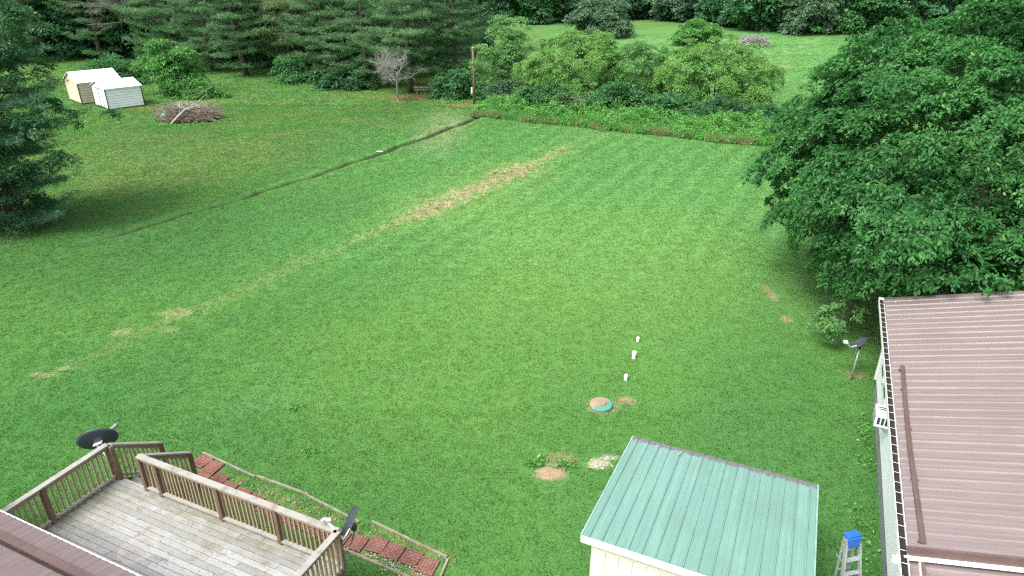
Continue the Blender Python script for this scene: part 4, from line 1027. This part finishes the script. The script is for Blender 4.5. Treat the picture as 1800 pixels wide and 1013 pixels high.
tree('sapling', 'small pale green sapling in the shade below the maple', 'tree', (10.75, 19.6, 0),
     [(-.1, 0, 1.25, .8, .6, .5), (.35, .15, 1.6, .5, .45, .4), (-.45, -.1, .9, .45, .4, .35)], 130, 20, .14, .11, .045, L_BIRCH, .014, 1.5, 4, M_BARKG, nl=14, inner=0)

# ------------------------------------------------------------------ pines
pmA = pine_meshes(101, 17, 5.0, 1.9); pmB = pine_meshes(102, 16, 4.4, 1.2); pmC = pine_meshes(103, 18, 5.2, 2.4, pale=True); pmD = pine_meshes(104, 16, 4.8, .9)
print('pine quads', pmA[2], pmB[2], pmC[2], pmD[2])
PG = 'white pines in the row behind the left lawn'
for (x, y, pm_, s, rz, lab) in (
    (-9.9, 68.6, pmA, .95, .3, 'pine with pale twin trunk right behind the dead tree'), (-5.4, 71.0, pmB, .95, 1.1, 'rightmost pine, left of the utility pole'),
    (-14.6, 71.8, pmD, 1., 2.0, 'pine left of the dead tree with boughs near the lawn'), (-19.6, 75.5, pmA, 1.0, 4.0, 'blue green pine above the second dark bush'),
    (-25.2, 80.5, pmC, .98, .9, 'pale thin needled pine right above the dark round bush'), (-29.8, 79.5, pmB, 1.08, 2.6, 'pine with long low flat boughs left of the round bush'),
    (-35.0, 82.5, pmD, 1.1, 5.1, 'pine directly right behind the bright green bush'), (-41.0, 86.0, pmA, 1.08, 1.9, 'pine behind the bright green bush, right of the ivy tree'),
    (-53.5, 93.0, pmB, 1.15, .4, 'dark pine left of the ivy clad bare tree'), (-12.5, 78.0, pmC, 1.1, 3.3, 'pine in the second row behind the dead tree'), (-7.0, 80.5, pmD, 1.1, 3.9, 'tall pine behind the rightmost pine'),
    (-61.5, 90.0, pmC, 1.15, 4.4, 'pale pine behind the tan shed at the far left')):
    t = thing('pine_tree', lab, 'tree', (x, y, 0), rz, PG); t.scale = (s, s, s)
    link('foliage', pm_[0], t); link('trunk', pm_[1], t)
# near-left pine
npm = pine_meshes(207, 15, 4.4, .9, needleL=.21, needleW=.022, whorl=.8, per=54, step=.42, ncl=.62, mat=L_PINE3)
print('near pine', npm[2])
t = thing('pine_tree', 'large blue green pine at the left edge of the photo', 'tree', (-24.1, 31.2, 0), .7)
link('foliage', npm[0], t); link('trunk', npm[1], t)
tree('cherry_tree', 'thin leafy broadleaf tree with drooping sprays in front of the left pine', 'tree', (-23.4, 31.0, 0),
     [(0, 0, 7.8, 3.4, 3.0, 3.0), (2.9, -.4, 5.6, 2.3, 1.6, .7), (2.5, -1.0, 3.6, 2.4, 1.3, .5), (-.5, -1, 3.2, 2.6, 2, 1.6), (1.2, -.2, 9.3, 2.8, 2.4, 1.8)], 1150, 26, .28, .13, .07, L_NEARB, .12, 9.5, 61, M_DARK, nl=60, inner=0, flat=.7, lo=.35, bumps=.2)
tree('shrub', 'dark weedy shrub at the foot of the left pine', 'shrub', (-24.9, 31.3, 0), [(0, 0, .9, 2.3, 1.8, 1.3), (1.0, -.6, .45, 1.6, 1.2, .6), (-1.5, 0, 1.2, 2.2, 1.8, 1.6)], 330, 34, .34, .11, .06, L_NEARB, .04, 1.4, 62, multi=3, nl=9, inner=.3, zfloor=.03, crownname='foliage')

# ------------------------------------------------------------------ shrubs and small trees
def shrub(label, loc, blobs, n, seed, mat, L=.20, rc=.5, per=40, cat='shrub', name='shrub', tr=.05, group=None, top=None, **kw):
    top = top or max(b[2] for b in blobs)
    kw.setdefault('inner', .3); kw.setdefault('zfloor', .04)
    return tree(name, label, cat, loc, blobs, n, per, rc, L, L*.5, mat, tr, top, seed, multi=3, nl=12, group=group, crownname='foliage', **kw)
shrub('bright green bush tree between the brush pile and the pines', (-31.9, 67.2, 0), [(0, 0, 2.6, 2.5, 2.2, 1.9), (.3, -.3, 1.2, 1.7, 1.6, 1.2), (-1.2, -.2, 3.0, 1.8, 1.6, 1.2), (.6, .2, 3.7, 1.5, 1.5, 1.0)], 420, 70, L_SHRUBL, .22, .5, tr=.08, bumps=.22)
shrub('low light green bush at the right foot of the bush tree', (-29.3, 66.0, 0), [(0, 0, .7, 1.5, 1.2, .9), (1.2, -.1, .45, 1.0, .9, .6), (-.8, 0, .9, 1.0, 1, .8)], 190, 71, L_SHRUBL, .18, .4)
shrub('wide green bush behind the white storage shed', (-42.0, 74.0, 0), [(0, 0, 1.2, 3.1, 2.2, 1.7), (-1.6, 0, .9, 2.2, 1.8, 1.3), (1.8, 0, .7, 1.6, 1.5, 1.1)], 330, 72, L_SHRUB, .22, .55)
shrub('dark glossy round bush below the pale pine', (-22.9, 75.2, 0), [(0, 0, 1.2, 2.4, 2.0, 1.7), (1.4, -.3, .7, 1.5, 1.3, 1.0)], 300, 73, L_SHRUB, .22, .5)
shrub('dark low bush under the pines left of the dead tree', (-16.4, 71.0, 0), [(0, 0, .9, 2.4, 1.5, 1.3), (-2.2, .3, .8, 1.8, 1.3, 1.1)], 240, 74, L_NEARB, .24, .5)
shrub('dark rounded shrub between the plank bench and the utility pole', (-5.2, 65.6, 0), [(0, 0, 1.3, 1.9, 1.6, 1.6), (1.3, -.4, .8, 1.4, 1.1, 1.0), (-1.2, .2, .8, 1.1, 1, 1.)], 280, 75, L_SHRUB, .20, .45)
tree('loose_tree', 'slender loose light green tree right of the utility pole', 'tree', (-.9, 63.6, 0),
     [(0, 0, 5.6, 2.2, 1.9, 2.6), (.7, 0, 3.4, 1.9, 1.7, 1.6), (-.9, 0, 4.0, 1.7, 1.4, 1.8), (1.4, 0, 5.4, 1.5, 1.4, 1.3), (-.3, -.4, 1.9, 1.9, 1.4, 1.2)], 420, 34, .42, .18, .10, L_BIRCH, .09, 7.5, 76, M_BARKG, nl=30, inner=.0, lo=.5, bumps=.2)
shrub('grey green bush at the foot of the loose tree', (-.2, 62.2, 0), [(0, 0, 1.1, 1.9, 1.3, 1.3), (1.8, .2, .9, 1.5, 1.2, 1.1)], 210, 77, L_OLIVE, .18, .45)
HG = 'bushes of the hedge between the two fields'
shrub('tall yellow green willow bush at the left end of the hedge', (5.2, 60.8, 0), [(0, 0, 3.8, 3.1, 2.5, 2.6), (-2.3, -.2, 3.0, 2.2, 1.8, 2.2), (2.0, -.2, 3.7, 2.4, 2.2, 2.6), (.0, -.8, 1.8, 3.6, 2.0, 1.7)], 1000, 80, L_WILLOW, .135, .34, 56, cat='bush', group=HG, bough=6, spread=1.7, flat=.45, tr=.1, bumps=.16)
shrub('mid green bush in the middle of the hedge between the willows', (10.6, 60.0, 0), [(0, 0, 3.2, 2.8, 2.2, 2.5), (-.8, -.8, 1.7, 2.6, 1.7, 1.7), (1.3, 0, 3.3, 2.0, 1.7, 2.1)], 620, 81, L_WILLOW2, .135, .34, 56, cat='bush', group=HG, bough=6, spread=1.7, flat=.45, tr=.1)
shrub('tall yellow green willow bush at the right end of the hedge', (16.6, 57.6, 0), [(0, 0, 3.6, 3.7, 2.7, 2.6), (2.4, -.2, 3.0, 2.7, 2.0, 2.3), (-2.3, -.2, 3.3, 2.5, 2.0, 2.3), (.3, -1.0, 1.9, 3.8, 2.0, 1.8)], 1100, 82, L_WILLOW, .135, .34, 56, cat='bush', group=HG, bough=6, spread=1.7, flat=.45, tr=.1, bumps=.16)
shrub('dark green bush below the left side of the left willow', (2.6, 58.9, 0), [(0, 0, 1.2, 2.2, 1.4, 1.4), (1.4, -.2, 1.1, 1.6, 1.3, 1.3)], 260, 83, L_SHRUB, .18, .42, cat='bush', group=HG)
shrub('white flowering elder bush in front of the left willow', (4.6, 57.0, 0), [(0, 0, .9, 1.7, 1.1, 1.1)], 170, 84, mat_leaf('elder_leaf', (.045, .12, .035), (.11, .22, .07), (.62, .62, .48), .3, .05, .8), .16, .36, cat='bush', group=HG)
shrub('dark bush in front of the gap between the two willows', (8.4, 57.2, 0), [(0, 0, 1.3, 2.0, 1.3, 1.5), (1.5, 0, 1.0, 1.5, 1.1, 1.1)], 270, 85, L_SHRUB, .18, .42, cat='bush', group=HG)
shrub('dark bush left below the right willow', (12.3, 54.9, 0), [(0, 0, 1.1, 2.1, 1.3, 1.3), (1.7, -.3, .9, 1.5, 1.1, 1.0)], 260, 86, L_SHRUB, .18, .42, cat='bush', group=HG)
shrub('dark bush right below the right willow', (16.2, 53.3, 0), [(0, 0, 1.0, 2.1, 1.3, 1.2), (1.7, -.3, .8, 1.5, 1.1, .9)], 250, 87, L_NEARB, .18, .42, cat='bush', group=HG)
shrub('round bush between the right willow and the maple', (19.8, 53.5, 0), [(0, 0, .8, 1.8, 1.4, .9), (1.6, -.6, .6, 1.4, 1.2, .7)], 230, 88, L_SHRUB, .18, .42, cat='bush', group=HG)
shrub('low bush nearest the maple at the weed strip end', (21.5, 48.5, 0), [(0, 0, 1.0, 2.2, 1.6, 1.2), (-1.4, .8, .8, 1.6, 1.2, .9)], 240, 89, L_SHRUBL, .18, .42, cat='bush', group=HG)
shrub('large round grey green tree standing in the far field', (15.4, 124.0, 0), [(0, 0, 3.4, 4.5, 4, 3.3), (-2.6, 0, 2.2, 2.8, 2.6, 2.2), (2.5, 0, 2.6, 2.6, 2.6, 2.4)], 560, 90, L_OLIVE, .36, .8, 40, cat='tree', name='round_tree', tr=.16)
shrub('small round bright green tree in the far field', (28.6, 110.5, 0), [(0, 0, 1.9, 2.9, 2.6, 1.9), (-1.4, 0, 1.3, 2.2, 2, 1.4)], 300, 91, L_SHRUBL, .32, .65, 40, cat='tree', name='round_tree', tr=.12)

# ------------------------------------------------------------------ weed strip (stuff)
rng = np.random.default_rng(55)
A = np.array([-3.2, 56.9]); B = np.array([17.2, 46.6]); D = (B-A)/np.linalg.norm(B-A); Nn = np.array([-D[1], D[0]])
L = np.linalg.norm(B-A)+4
n = 3400; s = rng.uniform(-.3, L, n); q = rng.uniform(.15, 5.2, n); e = .45*np.sin(s*.9)+.3*np.sin(s*2.1)+.5*np.clip(s-15, 0, 9)*0
P2 = A+D*s[:, None]+Nn*(q+.35*e)[:, None]; hh = (.22+.55*np.clip(q/2, 0, 1))*(1+.6*np.sin(s*1.7+q*1.3)*np.sin(q*2.1+s*.6))+.12*np.sin(s*4.1)*np.sin(q*4.)
C = np.stack([P2[:, 0], P2[:, 1], hh*rng.uniform(.5, 1.3, n)], 1)
V_, F_ = leaves(rng, C, np.tile([0, 0, 1.], (n, 1))+rng.normal(size=(n, 3))*.3, 26, .28, .09, .17, .08, droop=-.2, jit=.6)
n2 = 9000; s = rng.uniform(-.3, L, n2); q = rng.uniform(.1, 5, n2); P3 = A+D*s[:, None]+Nn*(q+.16*np.sin(s*.9))[:, None]
C = np.stack([P3[:, 0], P3[:, 1], rng.uniform(.1, .35, n2)], 1)
V2, F2 = leaves(rng, C, rng.normal(size=(n2, 3))*[1, 1, .15], 3, .10, .10, .75, .035, droop=-1.6, jit=.25)
V_, F_ = join([(V_, F_), (V2, F2)])
tag(link('weeds', mesh_np('weeds', V_, F_, L_WEED)), 'strip of tall green weeds along the far edge of the lawn', 'weeds', kind='stuff')
n3 = 5200; s = rng.uniform(-.3, L, n3); q = np.abs(rng.normal(size=n3))*.28; keep = (np.sin(s*1.3)+np.sin(s*2.9+1)+rng.normal(size=n3)*.5) > .1; s = s[keep]; q = q[keep]
P3 = A+D*s[:, None]+Nn*(q+.1+.16*np.sin(s*.9))[:, None]; C = np.stack([P3[:, 0], P3[:, 1], rng.uniform(.08, .3, len(s))], 1)
V2, F2 = leaves(rng, C, rng.normal(size=(len(s), 3))*[1, 1, .2], 5, .13, .08, .5, .03, droop=-1.2, jit=.4)
tag(link('dry_grass', mesh_np('dry_grass', V2, F2, L_STRAW)), 'tan dry grass along the front of the weed strip', 'grass', kind='stuff')
# low weeds by the pole, ring round the brush pile, under the bush tree, far field fringe
def ring(cx, cy, rx, ry, n, per=14, Ls=.16, h=.15, name='weeds', lab='', band=.16):
    a = rng.uniform(0, 6.283, n); r = 1+rng.normal(size=n)*band; C = np.stack([cx+rx*r*np.cos(a), cy+ry*r*np.sin(a), rng.uniform(.03, h, n)], 1)
    return leaves(rng, C, np.tile([0, 0, 1.], (n, 1)), per, .22, .05, Ls, .06, droop=-.5)
V_, F_ = join([ring(-26, 55.3, 2.9, 1.9, 150), ring(-30.2, 66.3, 2.9, 1.5, 200, h=.25), ring(-4.4, 61.8, 2.5, 1.2, 130, h=.3), ring(36.8, 108.8, 2.8, 1.2, 90, Ls=.3), ring(-33.3, 61., 1.6, 1.2, 20), ring(-23, 74.6, 2.6, 2., 120),
    ring(-6.2, 16.1, .12, .08, 6, per=10, Ls=.12, h=.05), ring(.72, 13.72, .10, .07, 7, per=14, Ls=.16, h=.14), ring(1.28, 13.62, .12, .08, 7, per=12, Ls=.12, h=.10), ring(-5.1, 14.2, .3, .2, 8, per=8, Ls=.08, h=.04)]
    + [ring(*(W(2.62-abs(rng.normal())*.14, vv_)[:2]), .12, .12, 3, per=9, Ls=.10, h=.08) for vv_ in rng.uniform(8, 19.5, 20)]
    + [ring(*(W(1.35+abs(rng.normal())*.1, vv_)[:2]), .1, .1, 2, per=8, Ls=.09, h=.07) for vv_ in rng.uniform(8.6, 11.6, 8)])
tag(link('low_weeds', mesh_np('low_weeds', V_, F_, L_WEED)), 'low green weeds around the brush pile and bushes', 'weeds', kind='stuff')

# ------------------------------------------------------------------ far woods: individual edge trees + a mass behind
def wood_meshes(seed, mat, h=13, r=5):
    rg_ = np.random.default_rng(seed)
    blobs = [(0, 0, h*.55, r, r, h*.42), (rg_.normal()*1.5, -r*.4, h*.28, r*.8, r*.7, h*.24), (r*.45, -1, h*.42, r*.65, r*.7, h*.3), (-r*.5, 0, h*.38, r*.65, r*.7, h*.3), (0, -r*.35, h*.13, r*.85, r*.6, h*.14)]
    (V, F), P = crown(rg_, blobs, 620, 34, .95, .42, .28, inner=.25, zfloor=.3, bumps=.2)
    tb = limbs(rg_, (0, 0, -.1), h*.9, .24, P[rg_.choice(len(P), 14, replace=False)])
    return mesh_np('wood_crown', V, F, mat), tb.mesh('wood_trunk', M_BARKG, True)
wm = [wood_meshes(301, L_FAR), wood_meshes(302, L_FARD, 14, 5.5), wood_meshes(303, L_SHRUB, 12, 5), wood_meshes(304, L_FARD, 12, 4.6), wood_meshes(305, L_OLIVE, 13, 5.2)]
WG = 'trees at the edge of the far woods'
for (x, y, k, s, rz, lab) in (
    (-5.5, 150, 3, 1., 0, 'woodland tree seen above the pole, left of the bright round crown'), (3.5, 153, 0, 1.0, 1, 'bright leafed woodland tree over the dark gap at top centre'), (11.5, 158, 1, 1., 2, 'dark woodland tree behind the left side of the grey green tree'),
    (22.5, 163, 3, 1.05, .5, 'woodland tree just right of the grey green field tree'), (30.5, 166, 1, 1., 3, 'woodland tree above the pale middle of the far field'), (37.5, 158, 4, .95, 4, 'greyish woodland tree above the small round field tree'),
    (41.5, 146, 3, .95, 1.5, 'woodland tree where the field edge steps forward'), (45.5, 135, 0, 1., 2.2, 'leafy woodland tree above the far brush pile'), (52.5, 131, 4, .95, 5, 'pale woodland tree right of the far brush pile'),
    (59.5, 133, 2, 1., .2, 'broad green woodland tree right of the step in the field edge'), (67.0, 131, 0, .95, 1.2, 'woodland tree behind the upper left of the maple'), (75.5, 133, 1, 1., 2.9, 'dark woodland tree just above the maple top'),
    (84, 132, 3, 1.05, 3.6, 'woodland tree above the maple near the right edge'), (93, 130, 1, 1.05, 4.1, 'woodland tree at the upper right corner'), (101, 126, 4, 1., 4.9, 'rightmost woodland tree behind the maple')):
    t = thing('woodland_tree', lab, 'tree', (x, y, 0), rz, WG); t.scale = (s, s, s*(1.05 if k % 2 else .95))
    link('crown', wm[k][0], t); link('trunk', wm[k][1], t)
for (x, y, k, s, rz, lab) in ((-47.5, 99, 1, .95, .8, 'dark broadleaf tree right behind the ivy clad bare tree'), (-58.0, 97.5, 3, 1.0, 1.8, 'dark round broadleaf tree behind the storage sheds'), (-68, 98, 1, 1., 2.8, 'dark broadleaf tree at the upper left behind the near pine'),
    (-35.5, 94, 3, 1.05, 3.1, 'dark broadleaf tree in the gap between two pines'), (-27.5, 91, 1, 1.0, .1, 'broadleaf tree in the shade behind the pale pine'), (-19.0, 87, 3, 1.0, 4.1, 'broadleaf tree in the shade behind the second bush')):
    t = thing('broadleaf_tree', lab, 'tree', (x, y, 0), rz, 'broadleaf trees behind the pines'); t.scale = (s, s, s)
    link('crown', wm[k][0], t); link('trunk', wm[k][1], t)
# mass of forest behind
def mass(name, label, segs, n, mat, seed, h0=1, h1=15, depth=10):
    rg_ = np.random.default_rng(seed); C = []
    for (x0, y0, x1, y1) in segs:
        m = int(n/len(segs)); f = rg_.uniform(0, 1, m); q = rg_.uniform(0, 1, m)**1.5*depth; z = rg_.uniform(h0, h1, m)
        q = q + 2.0*np.sin(f*37)*np.sin(z*.7)+np.clip(z-8, 0, 9)*.35
        dx, dy = x1-x0, y1-y0; l = math.hypot(dx, dy); C.append(np.stack([x0+dx*f-dy/l*q, y0+dy*f+dx/l*q, z+1.2*np.sin(f*53)], 1))
    C = np.concatenate(C); C = C[C[:, 2] > .2]
    V, F = leaves(rg_, C, np.tile([0, -.5, .7], (len(C), 1)), 22, 1.3, .3, .70, .48)
    tag(link(name, mesh_np(name, V, F, mat)), label, 'woods', kind='stuff')
mass('far_woods', 'dark mass of woods filling behind the field edge trees', [(-20, 166, 12, 168), (10, 168, 40, 172), (38, 166, 50, 146), (50, 142, 85, 140), (85, 140, 135, 122)], 5200, L_FARD, 91)
mass('pine_woods', 'dark mass of woods filling behind the row of pines', [(-110, 96, -62, 108), (-64, 106, -30, 100), (-32, 99, -14, 92), (-14, 92, -8, 88)], 4600, L_FARD, 92, h0=.6, depth=9)

make_grass()
